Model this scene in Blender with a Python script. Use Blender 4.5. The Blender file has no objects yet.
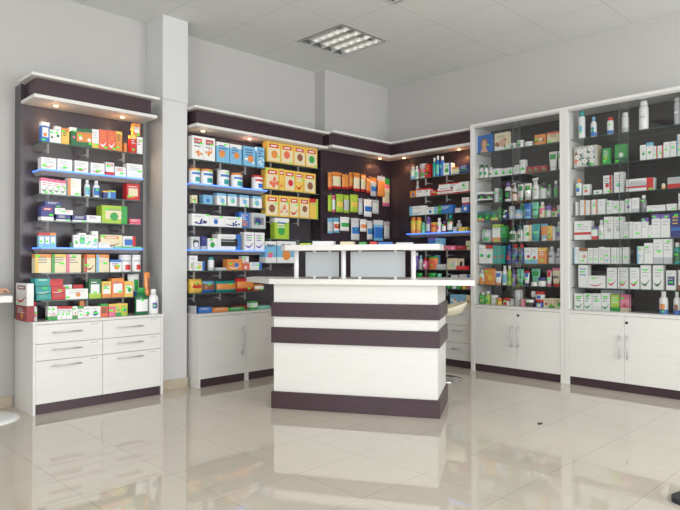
import bpy, math, random
from mathutils import Vector, Matrix
R = random.Random(7)
PI = math.pi
sc = bpy.context.scene
COL = sc.collection

# ------------------------------------------------------------------ camera
F, YAW, PITCH, ROLL = 615.8, .7904, .0114, -.0006
CAM = Vector((-5.604, -4.843, 1.078))
fw = Vector((math.cos(PITCH)*math.cos(YAW), math.cos(PITCH)*math.sin(YAW), math.sin(PITCH)))
r0 = fw.cross(Vector((0, 0, 1))).normalized(); u0 = r0.cross(fw)
rt = r0*math.cos(ROLL)+u0*math.sin(ROLL); up = -r0*math.sin(ROLL)+u0*math.cos(ROLL)
cd = bpy.data.cameras.new('camera'); cam = bpy.data.objects.new('camera', cd); COL.objects.link(cam)
cd.sensor_width = 36; cd.lens = 36*F/680; cd.clip_start = .05
M = Matrix((rt, up, -fw)).transposed().to_4x4(); M.translation = CAM
cam.matrix_world = M
sc.camera = cam

def ray(px, py): return fw+rt*((px-340)/F)-up*((py-255)/F)
def at(px, py, ax, v):                        # photo point -> world point on plane ax = v
    d = ray(px, py); return CAM+d*((v-CAM[ax])/d[ax])

# ------------------------------------------------------------------ materials
def lin(c):
    c = c/255
    return c/12.92 if c <= .04045 else ((c+.055)/1.055)**2.4
def rgb(t): return (lin(t[0]), lin(t[1]), lin(t[2]), 1)
def newmat(n):
    m = bpy.data.materials.new(n); m.use_nodes = True
    return m, m.node_tree, m.node_tree.nodes['Principled BSDF']
def plain(n, c, rough=.45, metal=0, spec=.5, emit=None, es=0, trans=0):
    m, t, b = newmat(n)
    b.inputs['Base Color'].default_value = rgb(c); b.inputs['Roughness'].default_value = rough
    b.inputs['Metallic'].default_value = metal; b.inputs['Specular IOR Level'].default_value = spec
    if emit: b.inputs['Emission Color'].default_value = rgb(emit); b.inputs['Emission Strength'].default_value = es
    if trans: b.inputs['Transmission Weight'].default_value = trans
    return m
def grainy(n, c1, c2, scale, rough=.4, spec=.5, detail=4, bump=0, lo=.3, hi=.7):
    m, t, b = newmat(n); N = t.nodes; L = t.links
    tc = N.new('ShaderNodeTexCoord'); mp = N.new('ShaderNodeMapping'); mp.inputs['Scale'].default_value = scale
    no = N.new('ShaderNodeTexNoise'); no.inputs['Scale'].default_value = 1; no.inputs['Detail'].default_value = detail
    cr = N.new('ShaderNodeValToRGB'); cr.color_ramp.elements[0].position = lo; cr.color_ramp.elements[1].position = hi
    cr.color_ramp.elements[0].color = rgb(c1); cr.color_ramp.elements[1].color = rgb(c2)
    L.new(tc.outputs['Object'], mp.inputs['Vector']); L.new(mp.outputs['Vector'], no.inputs['Vector'])
    L.new(no.outputs['Fac'], cr.inputs['Fac']); L.new(cr.outputs['Color'], b.inputs['Base Color'])
    b.inputs['Roughness'].default_value = rough; b.inputs['Specular IOR Level'].default_value = spec
    if bump:
        bp = N.new('ShaderNodeBump'); bp.inputs['Strength'].default_value = bump; bp.inputs['Distance'].default_value = .002
        L.new(no.outputs['Fac'], bp.inputs['Height']); L.new(bp.outputs['Normal'], b.inputs['Normal'])
    return m
def tiled(n, c, cm, size, off, mortar, rough, spec, var=4, nscale=3):
    m, t, b = newmat(n); N = t.nodes; L = t.links
    tc = N.new('ShaderNodeTexCoord'); mp = N.new('ShaderNodeMapping'); mp.inputs['Location'].default_value = (off[0], off[1], 0)
    br = N.new('ShaderNodeTexBrick'); br.offset = 0; br.squash = 1
    br.inputs['Scale'].default_value = 1; br.inputs['Brick Width'].default_value = size; br.inputs['Row Height'].default_value = size
    br.inputs['Mortar Size'].default_value = mortar; br.inputs['Mortar Smooth'].default_value = .1
    br.inputs['Color1'].default_value = rgb(c); br.inputs['Color2'].default_value = rgb(tuple(v-var for v in c)); br.inputs['Mortar'].default_value = rgb(cm)
    no = N.new('ShaderNodeTexNoise'); no.inputs['Scale'].default_value = nscale; no.inputs['Detail'].default_value = 5
    mx = N.new('ShaderNodeMix'); mx.data_type = 'RGBA'; mx.blend_type = 'MULTIPLY'; mx.inputs[0].default_value = 1
    cr = N.new('ShaderNodeValToRGB'); cr.color_ramp.elements[0].color = (.93, .93, .92, 1); cr.color_ramp.elements[1].color = (1, 1, 1, 1)
    L.new(tc.outputs['Object'], mp.inputs['Vector']); L.new(mp.outputs['Vector'], br.inputs['Vector']); L.new(tc.outputs['Object'], no.inputs['Vector'])
    L.new(no.outputs['Fac'], cr.inputs['Fac']); L.new(br.outputs['Color'], mx.inputs[6]); L.new(cr.outputs['Color'], mx.inputs[7])
    L.new(mx.outputs[2], b.inputs['Base Color'])
    b.inputs['Roughness'].default_value = rough; b.inputs['Specular IOR Level'].default_value = spec
    return m
def glassy(n, tint, rough=.02, ior=1.45, gain=1.0):
    m = bpy.data.materials.new(n); m.use_nodes = True; t = m.node_tree; N = t.nodes; L = t.links
    for x in list(N): N.remove(x)
    o = N.new('ShaderNodeOutputMaterial'); mix = N.new('ShaderNodeMixShader'); tr = N.new('ShaderNodeBsdfTransparent'); gl = N.new('ShaderNodeBsdfGlossy')
    # Schlick reflectance from |cos|, the same from either side of the pane
    ge = N.new('ShaderNodeNewGeometry'); dt = N.new('ShaderNodeVectorMath'); dt.operation = 'DOT_PRODUCT'
    L.new(ge.outputs['Incoming'], dt.inputs[0]); L.new(ge.outputs['Normal'], dt.inputs[1])
    def mth(op, a, b=None):
        q = N.new('ShaderNodeMath'); q.operation = op; q.use_clamp = op == 'MULTIPLY_ADD'
        for i, v in enumerate((a, b)):
            if v is None: continue
            if isinstance(v, (int, float)): q.inputs[i].default_value = v
            else: L.new(v, q.inputs[i])
        return q
    ab = mth('ABSOLUTE', dt.outputs['Value']); om = mth('SUBTRACT', 1, ab.outputs[0]); p5 = mth('POWER', om.outputs[0], 5)
    f0 = ((ior-1)/(ior+1))**2*2*gain
    ma = mth('MULTIPLY_ADD', p5.outputs[0], 1-f0); ma.inputs[2].default_value = f0
    tr.inputs['Color'].default_value = tint; gl.inputs['Roughness'].default_value = rough; gl.inputs['Color'].default_value = (1, 1, 1, 1)
    L.new(ma.outputs[0], mix.inputs[0]); L.new(tr.outputs[0], mix.inputs[1]); L.new(gl.outputs[0], mix.inputs[2]); L.new(mix.outputs[0], o.inputs[0])
    return m

MAT = dict(
    wall=grainy('wall_paint', (190, 189, 187), (192, 191, 189), (30, 30, 30), .9, .2),
    column=grainy('column_paint', (213, 213, 213), (214, 214, 214), (30, 30, 30), .7, .3),
    ceiling=tiled('ceiling_tile', (226, 228, 227), (206, 208, 206), .6, (2.41, .43), .005, .95, .1, 1, 60),
    floor=tiled('floor_tile', (208, 200, 186), (180, 170, 156), .45, (3.0957-.45*20, 2.0057-.45*20), .002, .03, .6, 3, 2.2),
    base=grainy('skirting_tile', (190, 176, 155), (202, 190, 170), (6, 6, 20), .25, .5),
    white=grainy('white_wood', (226, 225, 222), (231, 230, 227), (3, 3, 60), .35, .4),
    whiteh=grainy('white_laminate', (224, 222, 218), (228, 227, 224), (4, 4, 40), .3, .45),
    purple=grainy('aubergine_wood', (64, 47, 54), (71, 53, 60), (6, 6, 90), .35, .4),
    panel=grainy('aubergine_panel', (66, 59, 66), (72, 65, 72), (70, 70, 4), .3, .45),
    edge=plain('grey_edge', (92, 90, 92), .5),
    shaded_panel=grainy('corner_panel_shaded', (54, 43, 49), (60, 48, 55), (70, 70, 4), .3, .45),  # the aubergine panel again, the corner's dimmer light darkened into its colour
    dark=grainy('dark_panel', (42, 37, 41), (47, 42, 46), (60, 60, 4), .4, .4),
    metal=plain('brushed_steel', (206, 206, 208), .4, .55),
    postm=plain('white_post', (236, 236, 238), .3),
    bracket=plain('satin_bracket', (196, 196, 198), .35, .5),
    chrome=plain('chrome', (215, 215, 218), .12, 1),
    louver=plain('mirror_louver', (225, 225, 222), .28, 1),
    tube=plain('lamp_tube', (245, 245, 245), .4, emit=(255, 255, 250), es=1.5),
    housing=plain('lamp_housing', (150, 150, 148), .4, .6),
    shelfglass=glassy('shelf_glass', (.90, .95, .93, 1), .02, 1.45),
    shelfedge=plain('glass_edge', (74, 98, 92), .15),
    doorglass=glassy('door_glass', (.93, .94, .94, 1), .01, 1.5, .9),
    dooredge=plain('door_glass_edge', (92, 104, 102), .15),
    frost=plain('frosted_glass', (206, 212, 216), .5, trans=.25),
    led=plain('blue_led', (90, 140, 255), .4, emit=(70, 125, 255), es=2.4),
    ledboard=plain('grey_led_shelf', (176, 174, 178), .4),
    bulb=plain('halogen_bulb', (255, 220, 170), .4, emit=(255, 214, 150), es=9),
    stickg=plain('price_tag_green', (92, 246, 74), .6),
    lock=plain('lock_dark', (40, 38, 40), .3, .5),
    seat=plain('cream_shell', (236, 230, 205), .35),
    skin=plain('skin', (205, 158, 132), .5),
    coat=grainy('white_coat', (228, 230, 234), (238, 240, 243), (50, 50, 50), .9, .1),
    rubber=plain('black_rubber', (46, 46, 50), .7),
    tagtext=plain('grey_print', (168, 168, 170), .6),
    winframe=plain('window_frame', (225, 225, 225), .4),
)
PAL = dict(w=('white', (240, 241, 240)), k=('black', (38, 38, 42)), r=('red', (208, 48, 50)), g=('green', (58, 166, 78)), b=('blue', (56, 118, 200)),
           c=('light blue', (128, 190, 226)), o=('orange', (232, 146, 72)), y=('yellow', (240, 200, 92)), p=('pink', (232, 118, 154)), v=('violet', (120, 96, 176)),
           n=('navy', (54, 62, 132)), t=('teal', (42, 160, 158)), s=('silver grey', (196, 199, 203)), e=('cream', (234, 222, 188)), m=('maroon', (152, 44, 50)),
           l=('lime', (172, 206, 66)), d=('dark green', (44, 112, 72)), a=('mint', (122, 206, 178)), i=('pale grey', (214, 216, 219)), q=('coral', (236, 112, 82)),
           f=('brown', (150, 96, 66)), z=('skin tone', (224, 178, 150)), x=('grey', (128, 130, 134)))
def pm(ch):
    k = 'pal_'+ch
    if k not in MAT: MAT[k] = plain('print_'+PAL[ch][0].replace(' ', '_'), PAL[ch][1], .38)
    return MAT[k]
def gm(ch):      # glossy plastic
    k = 'gl_'+ch
    if k not in MAT: MAT[k] = plain('plastic_'+PAL[ch][0].replace(' ', '_'), PAL[ch][1], .22)
    return MAT[k]

# ------------------------------------------------------------------ mesh builder
class MB:
    def __init__(s): s.v = []; s.f = []; s.mi = []; s.mats = []; s.sm = []
    def m(s, mat):
        if mat not in s.mats: s.mats.append(mat)
        return s.mats.index(mat)
    def add(s, vs, fs, mat, smooth=False):
        b = len(s.v); s.v += [tuple(x) for x in vs]; k = s.m(mat)
        for f in fs: s.f.append(tuple(i+b for i in f)); s.mi.append(k); s.sm.append(smooth)
        return s
    def box(s, x0, x1, y0, y1, z0, z1, mat):
        return s.add([(x0, y0, z0), (x1, y0, z0), (x1, y1, z0), (x0, y1, z0), (x0, y0, z1), (x1, y0, z1), (x1, y1, z1), (x0, y1, z1)],
                     [(0, 3, 2, 1), (4, 5, 6, 7), (0, 1, 5, 4), (1, 2, 6, 5), (2, 3, 7, 6), (3, 0, 4, 7)], mat)
    def cbox(s, x0, x1, y0, y1, z0, z1, c, mat):  # box with chamfered edges
        vs, P = [], {}
        for ix, X in enumerate((x0, x1)):
            for iy, Y in enumerate((y0, y1)):
                for iz, Z in enumerate((z0, z1)):
                    sx, sy, sz = (c if ix == 0 else -c), (c if iy == 0 else -c), (c if iz == 0 else -c)
                    P[ix, iy, iz] = len(vs); vs += [(X, Y+sy, Z+sz), (X+sx, Y, Z+sz), (X+sx, Y+sy, Z)]
        f = []
        for i in (0, 1):
            q = [P[i, 0, 0], P[i, 1, 0], P[i, 1, 1], P[i, 0, 1]]; f.append(tuple(q if i else q[::-1]))
            q = [P[0, i, 0]+1, P[1, i, 0]+1, P[1, i, 1]+1, P[0, i, 1]+1]; f.append(tuple(q[::-1] if i else q))
            q = [P[0, 0, i]+2, P[1, 0, i]+2, P[1, 1, i]+2, P[0, 1, i]+2]; f.append(tuple(q if i else q[::-1]))
        for a in (0, 1):
            for b in (0, 1):
                f.append((P[a, b, 0], P[a, b, 1], P[a, b, 1]+1, P[a, b, 0]+1))
                f.append((P[a, 0, b], P[a, 1, b], P[a, 1, b]+2, P[a, 0, b]+2))
                f.append((P[0, a, b]+1, P[1, a, b]+1, P[1, a, b]+2, P[0, a, b]+2))
                for d in (0, 1): f.append((P[a, b, d], P[a, b, d]+1, P[a, b, d]+2))
        return s.add(vs, f, mat)
    def prism(s, poly, z0, z1, mat):
        n = len(poly)
        vs = [(x, y, z0) for x, y in poly]+[(x, y, z1) for x, y in poly]
        return s.add(vs, [tuple(range(n))[::-1], tuple(range(n, 2*n))]+[(i, (i+1) % n, n+(i+1) % n, n+i) for i in range(n)], mat)
    def loft(s, rings, mat, cap=True, smooth=True, matf=None):
        n = len(rings[0]); vs = [p for r in rings for p in r]; b = len(s.v)
        s.v += [tuple(x) for x in vs]
        for j in range(len(rings)-1):
            for i in range(n):
                mm = matf(j, i) if matf else mat
                s.f.append((b+j*n+i, b+j*n+(i+1) % n, b+(j+1)*n+(i+1) % n, b+(j+1)*n+i)); s.mi.append(s.m(mm)); s.sm.append(smooth)
        if cap:
            s.f.append(tuple(b+i for i in range(n))[::-1]); s.mi.append(s.m(mat)); s.sm.append(False)
            s.f.append(tuple(b+(len(rings)-1)*n+i for i in range(n))); s.mi.append(s.m(mat)); s.sm.append(False)
        return s
    def lathe(s, prof, mat, n=14, cx=0, cy=0, z=0, sx=1, sy=1, smooth=True, matf=None):
        rings = [[(cx+r*sx*math.cos(2*PI*i/n), cy+r*sy*math.sin(2*PI*i/n), z+h) for i in range(n)] for r, h in prof]
        return s.loft(rings, mat, True, smooth, matf)
    def rod(s, a, b, r, mat, n=8):
        a, b = Vector(a), Vector(b); d = (b-a).normalized()
        x = d.orthogonal().normalized(); y = d.cross(x)
        ring = lambda c: [c+x*r*math.cos(2*PI*i/n)+y*r*math.sin(2*PI*i/n) for i in range(n)]
        return s.loft([ring(a), ring(b)], mat)
    def path(s, pts, r, mat, n=8):
        pts = [Vector(p) for p in pts]; rings = []
        x = None
        for i, p in enumerate(pts):
            d = (pts[min(i+1, len(pts)-1)]-pts[max(i-1, 0)]).normalized()
            x = d.orthogonal().normalized() if x is None else (x-d*x.dot(d)).normalized()
            y = d.cross(x); rr = r[i] if isinstance(r, (list, tuple)) else r
            rings.append([p+x*rr*math.cos(2*PI*k/n)+y*rr*math.sin(2*PI*k/n) for k in range(n)])
        return s.loft(rings, mat)
    def build(s, name, parent=None, loc=None, rz=0):
        me = bpy.data.meshes.new(name); me.from_pydata(s.v, [], s.f)
        for m in s.mats: me.materials.append(m)
        me.polygons.foreach_set('material_index', s.mi); me.polygons.foreach_set('use_smooth', s.sm); me.update()
        o = bpy.data.objects.new(name, me); COL.objects.link(o)
        if parent: o.parent = parent
        if loc is not None: o.location = loc
        o.rotation_euler[2] = rz
        return o
def tag(o, label, cat, group=None, kind=None):
    if label: o['label'] = label
    if cat: o['category'] = cat
    if group: o['group'] = group
    if kind: o['kind'] = kind
    return o
def empty(name, loc, rz=0):
    o = bpy.data.objects.new(name, None); COL.objects.link(o); o.location = loc; o.rotation_euler[2] = rz; o.empty_display_size = .1
    return o
def struct(o, label=None):
    o['kind'] = 'structure'
    if label: o['label'] = label
    return o
def lettering(txt, size, mat, parent, loc, rot, name='lettering', shear=0, bold=0):
    cu = bpy.data.curves.new(name, 'FONT'); cu.body = txt; cu.size = size; cu.align_x = 'CENTER'; cu.align_y = 'CENTER'; cu.extrude = .0004; cu.shear = shear; cu.offset = bold
    t = bpy.data.objects.new(name, cu); COL.objects.link(t)
    dg = bpy.context.evaluated_depsgraph_get(); me = bpy.data.meshes.new_from_object(t.evaluated_get(dg))
    bpy.data.objects.remove(t); me.materials.clear(); me.materials.append(mat)
    o = bpy.data.objects.new(name, me); COL.objects.link(o); o.parent = parent; o.location = loc; o.rotation_euler = rot
    return o

# ------------------------------------------------------------------ the room
H = 3.166; XW, YW = -8.4, -7.6; YL = .158
MB().box(XW-.1, .2, YW-.1, .3, -.1, 0, MAT['floor']).build('floor')['kind'] = 'structure'
cm = MB(); lamps = [(-1.81, -.43), (-2.41, -1.63), (-3.61, -2.83), (-1.81, -2.83), (-5.41, -1.63), (-3.01, -4.63)]
lset = {(round((x+2.41)/.6), round(-(y+.43)/.6)) for x, y in lamps}
lset = {(i, j) for i, j in lset}
for i in range(-10, 5):
    for j in range(-2, 13):
        if (i, j) in lset: continue
        x0, x1 = max(XW, -2.41+.6*i), min(.0, -2.41+.6*(i+1)); y1, y0 = min(YL, -.43-.6*j), max(YW, -.43-.6*(j+1))
        if x1 > x0+.001 and y1 > y0+.001: cm.add([(x0, y0, H), (x0, y1, H), (x1, y1, H), (x1, y0, H)], [(0, 1, 2, 3)], MAT['ceiling'])
struct(cm.build('ceiling'), 'white suspended ceiling of square tiles')
struct(MB().box(XW, -1.04, YL, YL+.12, 0, H, MAT['wall']).build('wall_left'))
struct(MB().box(-1.04, 0, 0, YL+.12, 0, H, MAT['wall']).build('wall_pier'))
struct(MB().box(0, .12, YW, YL+.12, 0, H, MAT['wall']).build('wall_right'))
# wall behind the camera and the wall with the shop windows
struct(MB().box(XW-.12, XW, YW, YL+.12, 0, H, MAT['wall']).build('wall_back'))
wf = MB()
for a in ((XW, -7.6, 0, H), (-.6, 0, 0, H), (-7.6, -.6, 0, .25), (-7.6, -.6, 2.9, H)): wf.box(a[0], a[1], YW-.12, YW, a[2], a[3], MAT['wall'])
struct(wf.build('wall_front'))
wn = MB()
for x in (-7.6, -5.85, -4.1, -2.35, -.66): wn.box(x, x+.06, YW-.09, YW-.03, .25, 2.9, MAT['winframe'])
for z in (.25, 2.84): wn.box(-7.6, -.6, YW-.09, YW-.03, z, z+.06, MAT['winframe'])
wnd = struct(wn.build('window_1'))
struct(MB().box(-7.6, -.6, YW-.065, YW-.059, .25, 2.9, glassy('window_glass', (.97, .98, .98, 1))).build('window_pane', wnd))
w2 = MB()
for y in (-6.3, -4.63, -2.96): w2.box(XW, XW+.03, y, y+.06, .25, 2.75, MAT['winframe'])
for z in (.25, 2.69): w2.box(XW, XW+.03, -6.3, -2.9, z, z+.06, MAT['winframe'])
struct(w2.build('fill_window_frame'))  # frame on the solid back wall, added to go with the fill light
# column with a joint
struct(MB().box(-3.03, -2.79, -.123, YL, 2.456, H, MAT['column']).build('column'))
struct(MB().box(-3.031, -2.797, -.1245, YL, 0, 2.453, MAT['column']).build('column_cladding'))
struct(MB().cbox(XW, -4.1, YL-.012, YL, 0, .085, .002, MAT['base']).build('baseboard_left'))
bb = MB(); bb.cbox(-3.085, -2.79, -.136, -.1245, 0, .085, .002, MAT['base']).cbox(-2.797, -2.785, -.136, YL, 0, .085, .002, MAT['base'])
struct(bb.build('baseboard_column'))
struct(MB().cbox(-.012, 0, YW, -3.42, 0, .085, .002, MAT['base']).build('baseboard_right'))

# recessed louvred ceiling lights
for k, (x, y) in enumerate(lamps):
    t = empty('ceiling_light', (x+.3, y-.3, H))
    lab = ['square louvred ceiling light nearest the wall corner', 'square louvred ceiling light cut by the top photo edge'] + ['square louvred ceiling light over the front of the shop']*4
    tag(t, lab[k], 'ceiling light', 'louvred ceiling lights')
    h = MB(); m = MAT['housing']
    h.box(-.298, .298, -.298, .298, .09, .1, MAT['postm'])
    for s in (-1, 1):
        h.box(s*.298-.004*(s > 0), s*.298+.004*(s < 0), -.298, .298, -.004, .1, m); h.box(-.298, .298, s*.298-.004*(s > 0), s*.298+.004*(s < 0), -.004, .1, m)
    h.build('housing', t)
    fr = MB()
    for s in (-1, 1): fr.box(s*.29-.008, s*.29+.008, -.298, .298, -.006, .001, MAT['metal']); fr.box(-.282, .282, s*.29-.008, s*.29+.008, -.006, .001, MAT['metal'])
    fr.build('frame', t)
    lo = MB()
    for i in range(5):           # parabolic long louvres
        xx = -.282+i*.141
        lo.loft([[(xx-.003, yy, 0), (xx+.003, yy, 0), (xx+.022, yy, .055), (xx-.022, yy, .055)] for yy in (-.28, .28)], MAT['louver'], smooth=False)
    for j in range(1, 6):
        yy = -.28+j*.0935
        lo.loft([[(xx, yy-.002, .002), (xx, yy+.002, .002), (xx, yy+.012, .05), (xx, yy-.012, .05)] for xx in (-.28, .28)], MAT['louver'], smooth=False)
    lo.build('louvre', t)
    for i in range(4): MB().rod((-.21+i*.141, -.27, .072), (-.21+i*.141, .27, .072), .012, MAT['tube']).build('lamp_tube', t)

# ------------------------------------------------------------------ shelving helpers.  local frame: x along the wall to the photo's right, -y out of the wall
class Bay:      # frame: 'L' = along the back-left wall (x=+X), 'R' = along the right wall (x=-Y)
    def __init__(s, side): s.side = side; s.rz = 0 if side == 'L' else -PI/2
    def world(s, u, d, z): return (u, d, z) if s.side == 'L' else (d, -u, z)
    def uz(s, px, py, d):    # photo point on the plane at depth d -> (u, z)
        p = at(px, py, 1 if s.side == 'L' else 0, d)
        return (p.x, p.z) if s.side == 'L' else (-p.y, p.z)
BL, BR = Bay('L'), Bay('R')

def root(bay, name, u, d, z=0): return empty(name, bay.world(u, d, z), bay.rz)

def spot(parent, x, y, z, color=(1, .72, .42), power=6):
    s = MB().lathe([(.034, -.004), (.034, 0), (.02, .001)], MAT['metal'], 16, x, y, z).build('spotlight_ring', parent)
    MB().lathe([(.018, -.0055), (.016, -.008), (.004, -.009)], MAT['bulb'], 12, x, y, z).build('bulb', s)
    ld = bpy.data.lights.new('halogen_spotlight', 'SPOT'); ld.energy = power; ld.color = color; ld.spot_size = 2.3; ld.spot_blend = .7; ld.shadow_soft_size = .02
    lo = bpy.data.objects.new('halogen_spotlight', ld); COL.objects.link(lo); lo.parent = parent; lo.location = (x, y, z-.02)
    pd = bpy.data.lights.new('halogen_glow', 'POINT'); pd.energy = power*.06; pd.color = (color[0], color[1]*.72, color[2]*.55); pd.shadow_soft_size = .012
    po = bpy.data.objects.new('halogen_glow', pd); COL.objects.link(po); po.parent = parent; po.location = (x, y, z-.075)

def glass_shelf(parent, x0, x1, y0, y1, z, posts, led=False, panel=None):
    """z = top surface.  y0 front, y1 back at the panel."""
    if led:
        o = MB(); o.box(x0, x1, y0+.012, y1, z-.012, z, MAT['ledboard'])
        o.add([(x0, y0+.012, z-.012), (x1, y0+.012, z-.012), (x1, y1, z-.012), (x0, y1, z-.012), (x0+.02, y0+.07, z-.04), (x1-.02, y0+.07, z-.04), (x1-.02, y1, z-.04), (x0+.02, y1, z-.04)],
              [(4, 7, 6, 5), (0, 4, 5, 1), (1, 5, 6, 2), (3, 7, 4, 0)], MAT['ledboard'])
        o = o.build('lit_shelf', parent)
        l = MB().box(x0, x1, y0, y0+.0115, z-.009, z, MAT['led']); l.box(x0-.003, x0-.0005, y0, y1, z-.009, z, MAT['led']); l.build('blue_led_strip', o)
        return o
    o = MB(); t = .008
    o.add([(x0, y0, z), (x1, y0, z), (x1, y1, z), (x0, y1, z), (x0, y0, z-t), (x1, y0, z-t), (x1, y1, z-t), (x0, y1, z-t)], [(0, 1, 2, 3), (7, 6, 5, 4)], MAT['shelfglass'])
    o.add([(x0, y0, z), (x1, y0, z), (x1, y1, z), (x0, y1, z), (x0, y0, z-t), (x1, y0, z-t), (x1, y1, z-t), (x0, y1, z-t)], [(0, 4, 5, 1), (1, 5, 6, 2), (2, 6, 7, 3), (3, 7, 4, 0)], MAT['shelfedge'])
    o = o.build('glass_shelf', parent)
    for x in posts:
        b = MB(); yb = y0+.05
        b.lathe([(.005, -.009-.066), (.0095, -.008-.066), (.0095, -.012), (.012, -.011), (.012, -.0085)], MAT['bracket'], 10, x, yb, z)
        b.rod((x, yb, z-.05), (x, y1, z-.05), .007, MAT['metal'])
        b.build('shelf_bracket', o)
    return o

def canopy(bay, rt_, x0, x1, ztop, yfront, yfas, yback, spots, tri=0, colors=None):
    """white top board, aubergine fascia, white light board underneath"""
    MB().cbox(x0-.02, x1+.02, yfront-.01, yback, ztop-.022, ztop, .003, MAT['whiteh']).build('top_board', rt_)
    MB().box(x0+.03, x1-.03, yfas, yback-.02, ztop-.148, ztop-.0225, MAT['purple']).build('fascia', rt_)
    lb = MB().cbox(x0, x1, yfront, yback-.001, ztop-.175, ztop-.1485, .003, MAT['whiteh']).build('light_board', rt_)
    for i, x in enumerate(spots): spot(lb, x, yfront+.14, ztop-.175, (colors or [(1, .72, .42)]*9)[i])

def bar_handle(parent, c, half, axis, mat, name='handle'):
    """bar handle centred at c=(x,y,z) on a front facing -y"""
    x, y, z = c; m = MB()
    d = Vector((half, 0, 0)) if axis == 'x' else Vector((0, 0, half)); c = Vector((x, y-.028, z))
    m.rod(c-d, c+d, .0045, mat, 10)
    for s in (-.8, .8): m.rod(c+d*s, Vector((x, y, z))+d*s, .005, mat, 8)
    return m.build(name, parent)

# ------------------------------------------------------------------ six-drawer unit (A)
uA = -4.09
ca = root(BL, 'drawer_cabinet', uA, 0); tag(ca, 'white six-drawer base cabinet with aubergine plinth beside the column', 'cabinet')
W = 1.0; yf = -.25; yb = .138
c = MB(); c.box(0, .018, yf, yb, 0, .635, MAT['white']); c.box(W-.018, W, yf, yb, 0, .635, MAT['white']); c.box(.018, W-.018, yf+.022, yb, .072, .635, MAT['white'])
c.build('carcass', ca)
MB().box(.0185, W-.0185, yf+.016, yf+.03, .001, .0715, MAT['purple']).build('plinth', ca)
MB().cbox(-.003, W+.003, yf-.004, yb+.002, .6355, .655, .002, MAT['whiteh']).build('worktop', ca)
for col in (0, 1):
    xa, xb = (.0195, .4985) if col == 0 else (.5015, W-.0195)
    for z0, z1, hz in ((.499, .632, .575), (.379, .4955, .452), (.0735, .3755, .338)):
        d = MB().cbox(xa, xb, yf, yf+.018, z0, z1, .0012, MAT['white']).build('drawer', ca)
        bar_handle(d, ((xa+xb)/2-.03, yf, hz), .105, 'x', MAT['metal'])
        q = MB(); y = yf-.0006
        for a, b in ((.0, .02), (.026, .034), (.04, .055)): q.box(xb-.09+a, xb-.09+b, y, y+.0004, z1-.021, z1-.016, MAT['tagtext'])
        q.build('drawer_label', d)
sa = root(BL, 'wall_shelving', uA, 0); tag(sa, 'aubergine wall shelving with glass shelves above the six-drawer cabinet', 'shelving')
p = MB(); p.box(0, .83, .03, YL-.002, .656, 2.395, MAT['panel']); p.box(.833, .965, .03, YL-.002, .656, 2.395, MAT['panel']); p.box(.83, .833, .034, YL-.002, .656, 2.395, MAT['edge']); p.box(-.0015, -.0001, .03, YL-.002, .656, 2.395, MAT['edge'])
p.build('back_panel', sa)
canopy(BL, sa, 0.0, .945, 2.42, -.25, -.20, .03, [at(px, py, 2, 2.24).x-uA for px, py in ((57, 105.5), (123.5, 117))])
PA = [at(px, 255, 1, -.115).x-uA for px in (47.5, 87, 123)]
ZA = [1.955, 1.757, 1.577, 1.382, 1.187, 1.0, .80]
for i, z in enumerate(ZA):
    if i in (1, 4): glass_shelf(sa, .085, .865, -.17, .0295, z, (), True)
    else: glass_shelf(sa, .08, .85 if i < 6 else .94, -.165, .0295, z, PA)

# ------------------------------------------------------------------ alcove unit (B) and baby-food column
uB = -2.757
for k, (ua, w, lab) in enumerate(((uB, .505, 'white single-door base cupboard standing next to the column'), (uB+.507, 1.03, 'white two-door base cupboard half hidden by the sales counter'))):
    cb = root(BL, 'base_cupboard', ua, 0); tag(cb, lab, 'cupboard', 'base cupboards under the alcove shelving')
    c = MB(); c.box(0, .018, yf, yb, 0, .61, MAT['white']); c.box(w-.018, w, yf, yb, 0, .61, MAT['white']); c.box(.018, w-.018, yf+.022, yb, .072, .61, MAT['white'])
    c.build('carcass', cb)
    MB().box(.0185, w-.0185, yf+.016, yf+.03, .001, .0715, MAT['purple']).build('plinth', cb)
    nd = 1 if k == 0 else 2
    for j in range(nd):
        xa = .0195+j*(w-.039)/nd; xb = .0195+(j+1)*(w-.039)/nd-(.002 if j < nd-1 else 0)
        d = MB().cbox(xa, xb, yf, yf+.018, .0735, .607, .0012, MAT['white']).build('door', cb)
        bar_handle(d, (xb-.045 if j == 0 else xa+.045, yf, .37), .13, 'z', MAT['metal'])
wb = MB().cbox(uB-.003, uB+1.54, yf-.004, yb, .6105, .632, .002, MAT['whiteh']).build('worktop'); tag(wb, 'long white worktop over the base cupboards of the alcove', 'worktop')
sb = root(BL, 'wall_shelving', -2.775, 0); tag(sb, 'aubergine alcove shelving with two columns of shelves and orange spotlights', 'shelving')
wB = 1.555
MB().box(0, wB, .03, YL-.002, .633, 2.395, MAT['panel']).build('back_panel', sb)
canopy(BL, sb, -.005, 1.545, 2.42, -.25, -.20, .03, [at(px, py, 2, 2.24).x+2.775 for px, py in ((207.5, 130), (255, 138), (297, 145))], colors=[(1, .66, .36), (1, .36, .2), (1, .55, .18)])
PB = [at(px, 255, 1, -.115).x+2.775 for px in (194, 220, 245)]; PR = [at(px, 255, 1, -.115).x+2.775 for px in (270.5, 298)]
ZB = [1.975, 1.765, 1.59, 1.396, 1.187, 1.003, .806]
for i, z in enumerate(ZB):
    if i in (1, 4): glass_shelf(sb, .006, .82 if i == 1 else .80, -.17, .0295, z, (), True)
    else: glass_shelf(sb, .006, .80, -.165, .0295, z, PB)
ZR = [2.045, 1.780, 1.52, 1.303, 1.069]
for i, z in enumerate(ZR): glass_shelf(sb, .825, 1.50, -.165, .0295, z, PR)

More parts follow.
